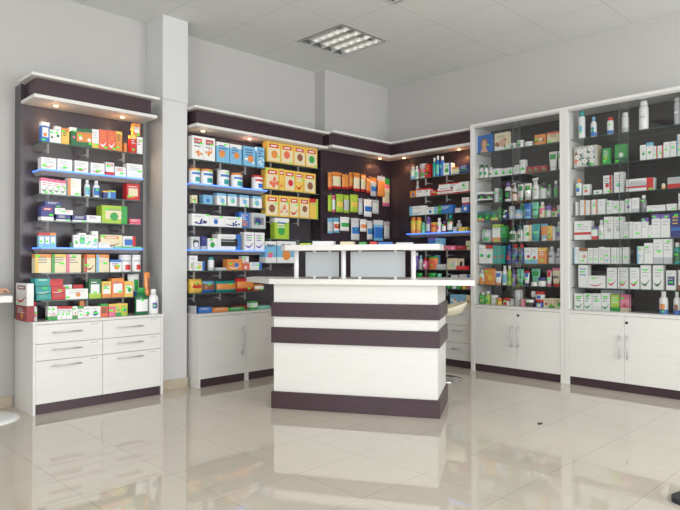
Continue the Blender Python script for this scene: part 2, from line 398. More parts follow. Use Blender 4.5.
# ------------------------------------------------------------------ corner unit: hook panel (D) on the pier and shelves (C) on the right wall
sd = root(BL, 'corner_shelving', 0, 0); tag(sd, 'aubergine corner unit with hook panel and shelves under one canopy', 'shelving')
MB().box(-1.213, -.0005, -.12, -.0005, .633, 2.285, MAT['shaded_panel']).build('back_panel', sd)
MB().box(-.12, -.0005, -1.388, -.1205, .633, 2.285, MAT['shaded_panel']).build('back_panel', sd)
L = lambda o, b: [(-1.213, -o), (-o, -o), (-o, -1.388), (-b, -1.388), (-b, -b), (-1.213, -b)]
MB().prism(L(.31, .001), 2.413, 2.435, MAT['whiteh']).build('top_board', sd)
MB().prism(L(.25, .001), 2.2865, 2.4125, MAT['purple']).build('fascia', sd)
lb = MB().prism(L(.30, .1205), 2.258, 2.286, MAT['whiteh']).build('light_board', sd)
for px, py, side in ((380, 157, 'L'), (459, 146, 'R'), (404, 154, 'R')):
    q = at(px, py, 1 if side == 'L' else 0, -.2); spot(lb, q.x, q.y, 2.258, (1, .55, .3), 5 if px != 404 else 3)
PC = [-at(px, 255, 0, -.245).y for px in (426, 447)]
ZC = [1.985, 1.787, 1.587, 1.389, 1.2, .997, .905-.0, .80, .644]
for i, z in enumerate(ZC[:8]):
    if i == 6: continue
    e = empty('shelf_frame', (0, 0, 0), -PI/2); e.parent = sd; e.name = 'shelf_frame'
    if i == 3: o = glass_shelf(sd, .53, 1.345, -.30, -.1205, z, (), True)
    else: o = glass_shelf(sd, .56, 1.345, -.295, -.1205, z, PC)
    bpy.data.objects.remove(e)
    o.rotation_euler[2] = -PI/2
# drawer base under the corner shelves
cc = root(BR, 'drawer_cabinet', .56, 0); tag(cc, 'white drawer base with aubergine plinth behind the counter stool', 'cabinet')
w = .826; c = MB(); c.box(0, .018, -.30, -.002, 0, .61, MAT['white']); c.box(w-.018, w, -.30, -.002, 0, .61, MAT['white']); c.box(.018, w-.018, -.278, -.002, .072, .61, MAT['white']); c.build('carcass', cc)
MB().box(.0185, w-.0185, -.284, -.27, .001, .0715, MAT['purple']).build('plinth', cc)
MB().cbox(0, w, -.304, -.002, .6105, .632, .002, MAT['whiteh']).build('worktop', cc)
for z0, z1 in ((.0735, .25), (.253, .43), (.433, .607)):
    d = MB().cbox(.0195, w-.0195, -.30, -.282, z0, z1, .0012, MAT['white']).build('drawer', cc)
    bar_handle(d, (w-.16, -.30, z1-.06), .08, 'x', MAT['metal'])

# ------------------------------------------------------------------ glass cabinets
ZG = [2.165, 1.912, 1.662, 1.487, 1.272, 1.061, .852, .655]
for k, (ua, ub, split, lab) in enumerate(((1.39, 2.362, 1.888, 'white glass-front cabinet next to the corner shelves with mostly green products'), (2.364, 3.40, 2.873, 'white glass-front cabinet cut by the photo edge with mostly white products'))):
    g = root(BR, 'display_cabinet', ua, 0); w = ub-ua; tag(g, lab, 'cabinet', 'glass-front display cabinets')
    c = MB(); t = .038
    c.box(0, t, -.35, -.002, 0, 2.45, MAT['white']); c.box(w-t, w, -.35, -.002, 0, 2.45, MAT['white'])
    c.box(t, w-t, -.35, -.002, 2.425, 2.45, MAT['white']); c.box(t, w-t, -.35, -.002, .63, .652, MAT['white']); c.box(t, w-t, -.325, -.02, .072, .095, MAT['white'])
    c.build('carcass', g)
    MB().box(t+.0005, w-t-.0005, -.02, -.003, .653, 2.4245, MAT['dark']).build('back_panel', g)
    MB().box(t+.0005, w-t-.0005, -.330, -.31, .001, .0715, MAT['purple']).build('plinth', g)
    
    for za, zb in ((.6525, .662), (2.405, 2.4245)): MB().box(t+.0005, w-t-.0005, -.348, -.318, za, zb, MAT['metal']).build('sliding_track', g)
    for z in ZG[:7]:
        o = MB(); x0, x1, y0, y1, th = t+.001, w-t-.001, -.295, -.0205, .007
        vs = [(x0, y0, z), (x1, y0, z), (x1, y1, z), (x0, y1, z), (x0, y0, z-th), (x1, y0, z-th), (x1, y1, z-th), (x0, y1, z-th)]
        o.add(vs, [(0, 1, 2, 3), (7, 6, 5, 4)], MAT['shelfglass']); o.add(vs, [(0, 4, 5, 1), (1, 5, 6, 2), (2, 6, 7, 3), (3, 7, 4, 0)], MAT['shelfedge'])
        o.build('glass_shelf', g)
    for j, (xa, xb, y) in enumerate(((t+.001, split-ua+.035, -.328), (split-ua-.035, w-t-.001, -.341))):
        o = MB(); o.add([(xa, y, .663), (xb, y, .663), (xb, y, 2.404), (xa, y, 2.404)], [(0, 1, 2, 3)], MAT['doorglass'])
        e = xb if j == 0 else xa
        o.box(e-.0012, e+.0012, y-.003, y+.003, .663, 2.404, MAT['dooredge'])
        o.build('sliding_glass_door', g)
    for j in (0, 1):
        xa, xb = (t+.0015, split-ua-.0012) if j == 0 else (split-ua+.0012, w-t-.0015)
        d = MB().cbox(xa, xb, -.346, -.328, .0735, .627, .0012, MAT['white']).build('door', g)
        bar_handle(d, (xb-.035 if j == 0 else xa+.03, -.346, .375), .10, 'z', MAT['metal'])
        if j: MB().lathe([(.011, 0), (.011, .006), (.006, .008)], MAT['lock'], 12).build('lock', d, (xa+.02, -.346, .575)).rotation_euler = (PI/2, 0, 0)

for px, py, par, side in ((31, 68, sa, 1), (122, 87, sa, 1)):
    q = at(px, py+6, 1, YL-.01); MB().cbox(-.012, .012, -.006, .006, 0, .05, .002, MAT['postm']).build('fixing_bracket', par, (q.x-uA, YL-.008, 2.421))
for g, px in ((bpy.data.objects['display_cabinet'], 556), (bpy.data.objects['display_cabinet.001'], 660)):
    MB().cbox(-.014, .014, -.03, .006, 0, .03, .002, MAT['postm']).build('fixing_bracket', g, (-at(px, 100, 0, -.05).y+g.location.y, -.008, 2.4505))
# ------------------------------------------------------------------ sales counter (rotated)
RC = Vector((-2.134, -2.312, 0)); RZ = math.atan2(-.864, .503)   # local +x from the front-left corner to the front-right one
ct = empty('sales_counter', RC, RZ); tag(ct, 'white sales counter with two aubergine bands and raised shelf on posts', 'counter')
# local: x = 0 at the front-right corner, negative to the left; y = depth into the shop
MB().box(-1.222, -.016, .016, .60, .124, .917, MAT['white']).build('body', ct)
MB().cbox(-1.238, 0, 0, .61, .0, .1235, .002, MAT['purple']).build('plinth', ct)
for z0, z1 in ((.483, .598), (.676, .782)):
    b = MB(); b.box(-1.238, 0, 0, .0155, z0, z1, MAT['purple']); b.box(-.0155, 0, .0155, .60, z0, z1, MAT['purple']); b.box(-1.238, -1.2225, .0155, .60, z0, z1, MAT['purple'])
    b.build('band', ct)
MB().prism([(.24, -.05), (.20, .62), (-1.62, .62), (-1.62, .42), (-1.235, -.05)][::-1], .9175, .955, MAT['whiteh']).build('worktop', ct)
MB().prism([(.0, .0), (.0, .30), (-1.17, .30), (-1.19, .08), (-1.13, .0)][::-1], 1.163, 1.203, MAT['whiteh']).build('upper_shelf', ct)
POST = (-1.075, -.71, -.195)
for x in POST: MB().lathe([(.024, 0), (.024, .004), (.0175, .005), (.0175, .202), (.024, .2035), (.024, .207)], MAT['postm'], 16, x, .10, .9555).build('post', ct)
for a, b in ((POST[0]+.06, POST[1]-.045), (POST[1]+.045, POST[2]-.065)):
    gl = MB().cbox(a, b, .135, .143, .968, 1.155, .001, MAT['frost']).build('frosted_panel', ct)
    for x in (a+.07, b-.07):
        for z in (.9555, 1.148): MB().cbox(x-.009, x+.009, .128, .15, z, z+.0145, .002, MAT['postm']).build('glass_clip', gl)

# ------------------------------------------------------------------ bar stool
st = empty('bar_stool', (at(441, 379, 2, 0).x, at(441, 379, 2, 0).y, 0)); tag(st, 'cream shell bar stool with round chrome base behind the counter', 'stool')
MB().lathe([(.19, 0), (.19, .008), (.15, .016), (.04, .026), (.03, .04)], MAT['chrome'], 32).build('base', st)
MB().lathe([(.028, .0405), (.028, .30), (.018, .301), (.018, .56), (.06, .575)], MAT['chrome'], 16).build('pole', st)
sh = MB(); n = 24; rings = []
for rr, hh in ((.02, .0), (.10, .003), (.17, .02), (.205, .055), (.21, .07), (.20, .066), (.165, .032), (.10, .016), (.02, .012)):
    rings.append([(rr*math.cos(2*PI*i/n), rr*math.sin(2*PI*i/n), .576+hh*(1+1.1*max(0, math.cos(2*PI*i/n+.9)))) for i in range(n)])
rings = [[(x*1.14, y*1.14, z) for x, y, z in r_] for r_ in rings]
sh.loft(rings, MAT['seat']).build('seat', st)

# ------------------------------------------------------------------ table at the photo edge, with a resting arm
tb = empty('round_base_table', (-4.39, -.14, 0)); tag(tb, 'white table on a round white base at the side of the drawer cabinet', 'table')
MB().lathe([(.245, 0), (.245, .006), (.2, .018), (.05, .03)], gm('w'), 32).build('base', tb)
MB().lathe([(.035, .0305), (.035, .8145)], MAT['metal'], 16).build('pole', tb)
MB().cbox(-.95, .10, -.34, .27, .815, .86, .004, MAT['whiteh']).build('tabletop', tb)
# arm: white sleeve and a hand lying on the table
pr = MB()
pr.path([(-4.95, -.30, 1.02), (-4.80, -.27, .955), (-4.62, -.28, .925), (-4.48, -.29, .908), (-4.375, -.30, .895)], [.055, .055, .046, .036, .031], MAT['skin'], 12)
# palm
HB = Vector((-4.375, -.30, .8905))
def fx(t, s, h): return HB+Vector((t, s, h))
pr.loft([[fx(t, w_*math.cos(2*PI*i/10), hgt*math.sin(2*PI*i/10)+dz) for i in range(10)] for t, w_, hgt, dz in ((-.01, .027, .02, 0), (.03, .038, .02, .004), (.06, .041, .018, .002), (.075, .038, .013, -.002))], MAT['skin'])
for k, (s, l) in enumerate(((-.030, .060), (-.010, .070), (.011, .066), (.031, .052))):
    pr.path([fx(.055, s, .0), fx(.055+l*.45, s*1.1, .006), fx(.055+l*.75, s*1.1, -.006), fx(.055+l*.86, s*1.1, -.017)], [.0092, .009, .0082, .006], MAT['skin'], 8)
pr.path([fx(.0, -.024, -.003), fx(.03, -.05, -.008), fx(.055, -.052, -.013), fx(.072, -.047, -.016)], [.012, .0105, .0095, .007], MAT['skin'], 8)
po = pr.build('person'); tag(po, 'hand of a person in a white coat sleeve resting on the table', 'person')
MB().path([(-5.02, -.31, 1.06), (-4.80, -.27, .957), (-4.62, -.28, .928), (-4.50, -.29, .914), (-4.44, -.295, .907)], [.07, .066, .056, .048, .042], MAT['coat'], 14).build('coat_sleeve', po)

# dark mat at the photo's lower corner and a scrap on the floor
mat_c = at(673, 502.5, 2, 0)
m = MB(); poly = []
for cx_, cy_, a0 in ((.30, -.30, -PI/2), (.30, .06, 0), (-.02, .06, PI/2), (-.02, -.30, PI)):
    poly += [(cx_+.06*math.cos(a0+i*PI/12), cy_+.06*math.sin(a0+i*PI/12)) for i in range(7)]
o = m.prism(poly, 0, .022, MAT['rubber']).build('floor_mat', None, (mat_c.x+.05, mat_c.y-.105, 0), -.25); tag(o, 'dark grey rounded mat lying on the pale floor tiles', 'mat')
q = at(540, 424, 2, 0)
o = MB().prism([(-.02, -.006), (.012, -.012), (.024, .004), (.004, .014), (-.016, .008)], 0, .006, MAT['rubber']).build('paper_scrap', None, (q.x, q.y, 0)); tag(o, 'tiny dark scrap lying alone on the pale floor', 'scrap')
# ------------------------------------------------------------------ the goods
ORD = 'top second third fourth fifth sixth seventh eighth'.split()
NTH = 'first second third fourth fifth sixth seventh eighth ninth tenth eleventh twelfth thirteenth fourteenth fifteenth'.split()
NOUN = dict(box='carton', bot='bottle', aer='aerosol', can='tin', jar='jar', tube='tube', pump='pump bottle', spray='spray bottle', pouch='pouch', pack='wipe pack', hang='packet', flat='flat pack', boxb='display box')
NAME = dict(box='carton', bot='bottle', aer='aerosol_can', can='tin_can', jar='cream_jar', tube='squeeze_tube', pump='pump_bottle', spray='spray_bottle', pouch='stand_up_pouch', pack='wipe_pack', hang='hanging_packet', flat='flat_pack', boxb='display_box')
CATG = dict(box='box', bot='bottle', aer='spray can', can='tin', jar='jar', tube='tube', pump='bottle', spray='bottle', pouch='pouch', pack='pack', hang='packet', flat='pack', boxb='box')
ACC = dict(T='{} top', B='{} foot', L='{} edge', R='{} side', C='{} disc', P='{} panel', Q='{} panel', X='{} print', Z='{} swoosh', H='{} heading', M='{} stripe', K='{} cap', D='{} dots')
BIG = set('BigBoxNever')

class Item: pass
ALL = []

def front_art(mb, w, h, y, acc, rnd):
    """prints on the front of a carton: thin layers of ink, U a painted shadow line"""
    lay = [0.0006]
    def quad(x0, x1, z0, z1, ch):
        lay[0] += .00012; yy = y-lay[0]
        mb.add([(x0, yy, z0), (x1, yy, z0), (x1, yy, z1), (x0, yy, z1)], [(0, 1, 2, 3)], pm(ch))
    def disc(cx, cz, r, ch, n=14, sx=1):
        lay[0] += .00012; yy = y-lay[0]
        mb.add([(cx+r*sx*math.cos(2*PI*i/n), yy, cz+r*math.sin(2*PI*i/n)) for i in range(n)], [tuple(range(n))], pm(ch))
    def poly(pts, ch):
        lay[0] += .00012; yy = y-lay[0]
        mb.add([(a, yy, b) for a, b in pts], [tuple(range(len(pts)))], pm(ch))
    acc = list(acc)
    if not any(a in 'XHEO' for a, c_ in acc) and h > .04: acc.insert(0, ('Y', 'x'))
    for a, ch in acc:
        if a == 'Y':
            for k in range(2): quad(-w*.32, w*rnd.uniform(.0, .3), h*(.80-.07*k), h*(.80-.07*k)+max(.0012, h*.022), ch)
        elif a == 'L': quad(-w/2+.0004, -w/2+w*.2, .0005, h-.0005, ch)
        elif a == 'R': quad(w/2-w*.24, w/2-.0004, .0005, h-.0005, ch)
        elif a == 'P': quad(-w*.36, w*.36, h*.24, h*.72, ch)
        elif a == 'Q': quad(-w*.43, w*.43, h*.07, h*.70, ch)
        elif a == 'C': disc(w*rnd.uniform(-.08, .12), h*rnd.uniform(.36, .46), min(w, h)*.24, ch)
        elif a == 'H': quad(-w*.34, w*.34, h*.72, h*.9, ch); quad(-w*.24, w*.22, h*.775, h*.845, 'w' if ch != 'w' else 'x')
        elif a == 'M': quad(-w/2+.0004, w/2-.0004, h*.26, h*.40, ch)
        elif a == 'X':
            for k in range(3): quad(-w*.34, w*rnd.uniform(.08, .34), h*(.80-.13*k), h*(.80-.13*k)+max(.0016, h*.045), ch)
        elif a == 'Z':
            n = 6; top = [(-w*.40+w*.8*i/n, h*(.30-.12*math.sin(PI*i/n*1.1)+.10*i/n)) for i in range(n+1)]
            poly(top+[(x, z-h*.10*math.sin(PI*(.15+.8*j/n))) for j, (x, z) in list(enumerate(top))[::-1]], ch)
        elif a == 'D':
            for k in range(7): disc(w*rnd.uniform(-.36, .36), h*rnd.uniform(.15, .55), min(w, h)*rnd.uniform(.06, .13), ch, 9)
        elif a == 'E':   # a woman's portrait
            disc(0, h*.52, h*.30, 'f', 16, .85); disc(0, h*.50, h*.23, 'z', 16, .78); poly([(-w*.3, 0.001), (w*.3, 0.001), (w*.13, h*.3), (-w*.13, h*.3)], 'z')
            quad(-w*.10, -w*.04, h*.54, h*.56, 'f'); quad(w*.04, w*.10, h*.54, h*.56, 'f'); quad(-w*.05, w*.05, h*.38, h*.40, 'q')
        elif a == 'O':   # white blossoms
            quad(-w*.49, w*.49, h*.02, h*.98, 's')
            for k in range(14): disc(w*rnd.uniform(-.4, .4), h*rnd.uniform(.1, .85), min(w, h)*.10, 'd', 8, 1.5)
            disc(-w*.33, h*.62, h*.16, 'f'); disc(-w*.37, h*.3, h*.13, 'q')
            for k in range(9):
                x, z = w*(-.30+.30*(k % 3)+rnd.uniform(-.06, .06)), h*(.24+.27*(k//3)+rnd.uniform(-.05, .05)); r = min(w, h)*.085
                for j in range(5): disc(x+r*math.cos(j*1.257), z+r*math.sin(j*1.257), r*.72, 'w', 8)
                disc(x, z, r*.4, 'y', 8)
        elif a == 'U': quad(-w/2+.0004, w/2-.0004, 0.0005, h*.12, ch)  # shadow line between stacked boxes, painted as a dark foot band
    return lay[0]

def sticker(parent, w, h, y, rnd, pos=None):
    sw = min(.030, w*.42); shh = min(.013, h*.16); fx_, fz = pos if pos else (rnd.uniform(.25, .78), rnd.choice((.2, .3, .52, .88)))
    x = -w/2+w*fx_; x = max(-w/2+sw/2, min(w/2-sw/2, x)); z = max(shh/2+.001, min(h-shh/2-.001, h*fz))
    MB().box(x-sw/2, x+sw/2, y-.0006, y, z-shh/2, z+shh/2, MAT['stickg']).build('price_sticker', parent)

def build_item(it):
    k, w, h, dep = it.kind, it.u1-it.u0, it.h, it.dep; rnd = random.Random(it.seed)
    body = it.des[0]; acc = [(a[0], a[1]) for a in it.des[1:]]; A_ = dict(acc)
    u = (it.u0+it.u1)/2; d = it.d+dep/2
    t = empty(NAME[k], it.bay.world(u, d, it.z), it.bay.rz+it.tw); it.obj = t
    yf_ = -dep/2
    if k in ('box', 'boxb', 'flat'):
        mb = MB(); zs = [0, h]; cols = [body]
        tb_, bb_ = A_.get('T'), A_.get('B')
        z0, z1 = 0, h
        if bb_: z0 = h*.26; mb.box(-w/2, w/2, -dep/2, dep/2, 0, z0, pm(bb_))
        if tb_: z1 = h*.80; mb.box(-w/2, w/2, -dep/2, dep/2, z1, h, pm(tb_))
        mb.box(-w/2, w/2, -dep/2, dep/2, z0, z1, pm(body))
        y = yf_-front_art(mb, w, h, yf_, [a for a in acc if a[0] not in 'TB'], rnd)-.0002
        mb.build('box_body', t)
        if it.stick: sticker(t, w, h, y, rnd, it.spos)
        if it.text:
            tx, ch, sz, fz = it.text
            lettering(tx, sz, pm(ch), t, (0, y-.0006, h*fz), (PI/2, 0, 0), bold=.001)
        return
    if k == 'hang':
        mb = MB(); n = 7; hd = it.hd; zb = -h
        # header card and a puffed bag under it
        MB().box(-w/2, w/2, -.001, .001, -h*hd, 0, pm(A_.get('T', body))).build('header_card', t)
        rows = []
        for j in range(7):
            f = j/6; z = -h*hd-(h-h*hd)*f; bul = dep/2*math.sin(PI*min(1, .12+f*.80))+.0008; ww = w/2*(.97+.03*math.sin(f*9))
            rows.append([(ww*math.cos(2*PI*i/12)*(1 if abs(math.cos(2*PI*i/12)) < .9 else 1), bul*math.sin(2*PI*i/12), z) for i in range(12)])
        foot = A_.get('B')
        mb.loft(rows, pm(body), matf=lambda j, i: pm(foot) if foot and j >= 5 else (pm(A_['C']) if 'C' in A_ and 2 <= j <= 3 and 7 <= i <= 10 else (pm(A_['P']) if 'P' in A_ and 1 <= j <= 4 and 6 <= i <= 11 else pm(body))))
        mb.build('bag', t)
        if it.stick: sticker(t, w, h, -dep/2, rnd, (.6, -.5)) if False else MB().box(-.010, .012, -dep/2-.0014, -dep/2-.0006, -h*.55, -h*.55+.010, MAT['stickg']).build('price_sticker', t)
        return
    if k in ('pouch', 'pack'):
        n = 8; rings = []
        for j in range(9):
            f = j/8; z = h*f
            th = dep/2*(.25+.75*math.sin(PI*min(1, max(0, f*.92+.08)))**.6) if k == 'pack' else dep/2*(1-.93*f**1.4)
            ww = w/2*(1-.02*math.sin(f*PI*5)) if k == 'pack' else w/2*(1-.02*math.sin(f*PI))
            rings.append([(ww*max(-1, min(1, 1.15*math.cos(2*PI*i/16))), th*max(-1, min(1, 1.15*math.sin(2*PI*i/16))), z) for i in range(16)])
        def mf(j, i):
            front = 8 <= i <= 15
            if 'T' in A_ and j >= 6: return gm(A_['T'])
            if 'B' in A_ and j <= 1: return gm(A_['B'])
            if front and 'P' in A_ and 2 <= j <= 5 and 9 <= i <= 14: return gm(A_['P'])
            if front and 'C' in A_ and 2 <= j <= 5 and 12 <= i <= 13: return gm(A_['C'])
            return gm(body)
        mb = MB().loft(rings, gm(body), matf=mf); mb.build('bag', t)
        if it.stick: sticker(t, w, h, -dep/2*.97-.001, rnd, it.spos or (.7, .72))
        if it.text:
            tx, ch, sz, fz = it.text
            lettering(tx, sz, gm(ch), t, (-.01, -dep/2-.003, h*fz), (PI/2, 0, 0), bold=.002)
        return
    r = w/2; sy = min(1, dep/w)
    cap = A_.get('K', 'w')
    def lab(prof_r, z0, z1, ch, a0=-150, a1=-30, nm='label', off=.0008):
        n = 8; m = MB(); vs = []
        for z in (z0, z1):
            for i in range(n+1):
                a = math.radians(a0+(a1-a0)*i/n); vs.append(((prof_r+off)*math.cos(a), (prof_r+off)*sy*math.sin(a)-off*.5, z))
        m.add(vs, [(i, i+1, n+2+i, n+1+i) for i in range(n)], pm(ch), True); m.build(nm, t)
    if k == 'can':
        MB().lathe([(r*.97, 0), (r, .004), (r, h*.86), (r*.985, h*.87)], pm(body), 20, sy=sy).build('body', t)
        MB().lathe([(r*1.02, h*.871), (r*1.02, h*.985), (r*.97, h)], gm(cap), 20, sy=sy).build('lid', t)
        if 'C' in A_: lab(r, h*.12, h*.42, A_['C'], -110, -50)
        if 'X' in A_: lab(r, h*.58, h*.72, A_['X'], -140, -45, 'print')
        if 'P' in A_: lab(r, h*.15, h*.7, A_['P'])
    elif k == 'jar':
        ch_ = h*.36
        MB().lathe([(r*.9, 0), (r*.98, h*.06), (r*.98, h*.55), (r*.9, h*.63)], gm(body), 18, sy=sy).build('body', t)
        MB().lathe([(r, h*.632), (r, h*.97), (r*.95, h)], gm(cap), 18, sy=sy).build('cap', t)
        if 'C' in A_: lab(r, h*.12, h*.5, A_['C'], -115, -65)
        if 'P' in A_: lab(r, h*.1, h*.52, A_['P'])
    elif k in ('bot', 'aer', 'pump', 'spray'):
        if k == 'aer':
            MB().lathe([(r*.96, 0), (r, .004), (r, h*.74), (r*.9, h*.79), (r*.72, h*.81)], gm(body), 16, sy=sy).build('body', t)
            MB().lathe([(r*.80, h*.811), (r*.80, h*.95), (r*.68, h*.99), (r*.3, h)], gm(cap), 16, sy=sy).build('cap', t); top = .72
        elif k == 'bot':
            MB().lathe([(r*.94, 0), (r, h*.02), (r, h*.60), (r*.93, h*.68), (r*.62, h*.765), (r*.46, h*.79)], gm(body), 16, sy=sy).build('body', t)
            MB().lathe([(r*.55, h*.791), (r*.55, h*.98), (r*.48, h)], gm(cap), 14, sy=sy).build('cap', t); top = .62
        else:
            MB().lathe([(r*.94, 0), (r, h*.02), (r, h*.52), (r*.9, h*.62), (r*.45, h*.72), (r*.38, h*.74)], gm(body), 16, sy=sy).build('body', t)
            m = MB().lathe([(r*.46, h*.741), (r*.46, h*.82), (r*.2, h*.825), (r*.2, h*.93)], gm(cap), 12, sy=sy)
            if k == 'pump': m.box(-r*.85, r*.3, -r*.22, r*.22, h*.931, h, gm(cap)); m.build('pump_head', t)
            else: m.loft([[(-r*1.05, -r*.2, h*.88), (-r*1.05, r*.2, h*.88), (-r*1.05, r*.2, h*.96), (-r*1.05, -r*.2, h*.96)], [(r*.6, -r*.3, h*.86), (r*.6, r*.3, h*.86), (r*.6, r*.3, h), (r*.6, -r*.3, h)]], gm(cap), smooth=False); m.box(-r*.75, -r*.5, -r*.12, r*.12, h*.72, h*.88, gm(cap)); m.build('spray_head', t)
            top = .52
        if 'P' in A_: lab(r, h*.12, h*(top-.06), A_['P'])
        if 'T' in A_: lab(r, h*(top-.16), h*(top-.02), A_['T'], -170, -10, 'label_band')
        if 'B' in A_: lab(r, h*.03, h*.22, A_['B'], -170, -10, 'label_band')
        if 'C' in A_: lab(r, h*.22, h*.46, A_['C'], -118, -62, 'label_mark', .0016)
        if 'X' in A_: lab(r, h*.40, h*.47, A_['X'], -135, -60, 'label_mark', .0016)
    elif k == 'tube':
        ch_ = h*.16; rings = []
        n = 16
        for j in range(7):
            f = j/6; z = ch_+(h-ch_)*f; dd = dep/2*(1-f**1.3)*.9+.0012; ww = w/2*(.80+.20*min(1, f*1.5))
            rings.append([(ww*math.cos(2*PI*i/n), dd*math.sin(2*PI*i/n), z) for i in range(n)])
        def mf(j, i):
            if 'T' in A_ and j >= 5: return gm(A_['T'])
            if 'B' in A_ and j <= 1: return gm(A_['B'])
            if 9 <= i <= 14:
                if 'C' in A_ and 3 <= j <= 4 and 10 <= i <= 13: return gm(A_['C'])
                if 'P' in A_ and 1 <= j <= 4: return gm(A_['P'])
                if 'X' in A_ and j == 2 and i < 14: return gm(A_['X'])
            return gm(body)
        MB().loft(rings, gm(body), matf=mf).build('body', t)
        MB().lathe([(w*.36, 0), (w*.38, .002), (w*.38, ch_*.97), (w*.33, ch_*.999)], gm(cap), 14, sy=min(1, dep/w)).build('cap', t)
        r = w/2
    if it.stick:
        fx_, fz = it.spos or (.5, rnd.choice((.32, .5, .6)))
        s_ = min(.024, w*.5); hh = min(.012, h*.13); z = h*min(fz, .62 if k != 'can' else .8); y = -dep/2-.0036
        if k == 'tube': z = h*.42; y = -dep/2*.93-.002
        MB().box(-s_/2+w*(fx_-.5)*.3, s_/2+w*(fx_-.5)*.3, y, y+.0012, z, z+hh, MAT['stickg']).build('price_sticker', t)

DEP = dict(box=.07, boxb=.10, flat=.10, can=.1, jar=.07, bot=.06, aer=.06, pump=.06, spray=.06, tube=.04, pouch=.06, pack=.11)
def shelf(bay, d, z, umin, umax, dback, phrase, text, zlim=9):
    """text: '@ ox oy scale' sets the zoom the rows are noted in; each row = kind x0 x1 ytop design [options] [; description]"""
    ox = oy = 0; s = 1; items = []
    for ln in text.strip().splitlines():
        ln = ln.strip()
        if not ln: continue
        if ln[0] == '@': ox, oy, s = map(float, ln[1:].split()); continue
        desc = None
        if ';' in ln: ln, desc = ln.split(';'); desc = desc.strip()
        tk = ln.split(); it = Item(); it.kind = tk[0]; x0, x1, yt = (float(v) for v in tk[1:4])
        des = []; opts = []
        for q in tk[4:]:
            (des if (len(des) == 0 or (len(q) == 2 and q[0].isupper() and q[1].islower())) else opts).append(q)
        it.des = des; it.bay = bay; it.desc = desc; it.d = d; it.z = z+.0006; it.on = 0; it.stick = True; it.spos = None; it.text = None; it.tw = 0; it.dep = None; it.phrase = phrase
        for o in opts:
            if o[0] == 'u': it.on = int(o[1:])
            elif o[0] == 'd': it.d += float(o[1:])/100
            elif o == 'S-': it.stick = False
            elif o[0] == 'S': it.spos = (int(o[1])/10, int(o[2])/10)
            elif o[0] == 'D': it.dep = float(o[1:])/100
            elif o[0] == 't': it.tw = math.radians(float(o[1:]))
            elif o.startswith('TX:'): _, a, b, c, e = o.split(':'); it.text = (a, b, float(c), float(e))
        px0, px1, py = ox+x0/s, ox+x1/s, oy+yt/s
        it.u0 = bay.uz(px0, py, it.d)[0]; it.u1 = bay.uz(px1, py, it.d)[0]
        it.ztop = bay.uz((px0+px1)/2, py, it.d)[1]
        it.u0 = max(it.u0, umin); it.u1 = min(it.u1, umax)
        if it.u1-it.u0 < .012: it.u1 = it.u0+.012
        w = it.u1-it.u0
        if it.dep is None: it.dep = min(DEP[it.kind], max(.03, w*(.8 if it.kind in ('box', 'boxb', 'flat') else 1)))
        if it.kind in ('bot', 'aer', 'can', 'jar', 'pump', 'spray'): it.dep = min(it.dep, w)
        it.seed = int(x0*31+yt*7+z*1000); it.base = None
        if it.on: it.base = items[-it.on]; it.z = it.base.z+it.base.h+.0006; it.d = it.base.d+.002; it.dep = min(it.dep, it.base.dep)
        it.h = max(.012, min(it.ztop, zlim-(.068 if 'corner unit' in phrase and any(it.u0-.014 < q < it.u1+.014 for q in PC) else 0))-it.z); items.append(it)
    # keep neighbours apart: trim small overlaps, send large ones behind
    fl = [i for i in items if not i.on]; fl.sort(key=lambda i: i.u0)
    for a in range(len(fl)):
        for b in range(a+1, len(fl)):
            p, q = fl[a], fl[b]; ov = min(p.u1, q.u1)-max(p.u0, q.u0)
            if ov <= -.0008: continue
            if min(p.d+p.dep, q.d+q.dep)-max(p.d, q.d) <= 0: continue
            if ov < .40*min(p.u1-p.u0, q.u1-q.u0) and p.u0 < q.u0 and p.u1 < q.u1:
                m = (min(p.u1, q.u1)+max(p.u0, q.u0))/2; p.u1 = m-.0005; q.u0 = m+.0005
            else:
                back, front = (p, q) if p.h > q.h else (q, p)
                front.dep = min(front.dep, .06)
                back.d = front.d+front.dep+.003
    for i in fl:
        if i.d+i.dep > dback-.002: i.dep = max(.02, dback-.002-i.d)
        w = i.u1-i.u0
    for i in items:
        if i.on:
            b = i.base; i.d = max(b.d+.001, b.d+.001); i.dep = min(i.dep, b.dep-.001); i.z = b.z+b.h+.0006
            for j in items:
                if j is not i and j.on and j.base is b and j.u0 < i.u0 and j.u1 > i.u0-.0008: m = (j.u1+i.u0)/2; j.u1 = m-.0005; i.u0 = m+.0005
    for i in items:
        if i.u1-i.u0 < .008: i.u1 = i.u0+.008
    ALL.extend(items)

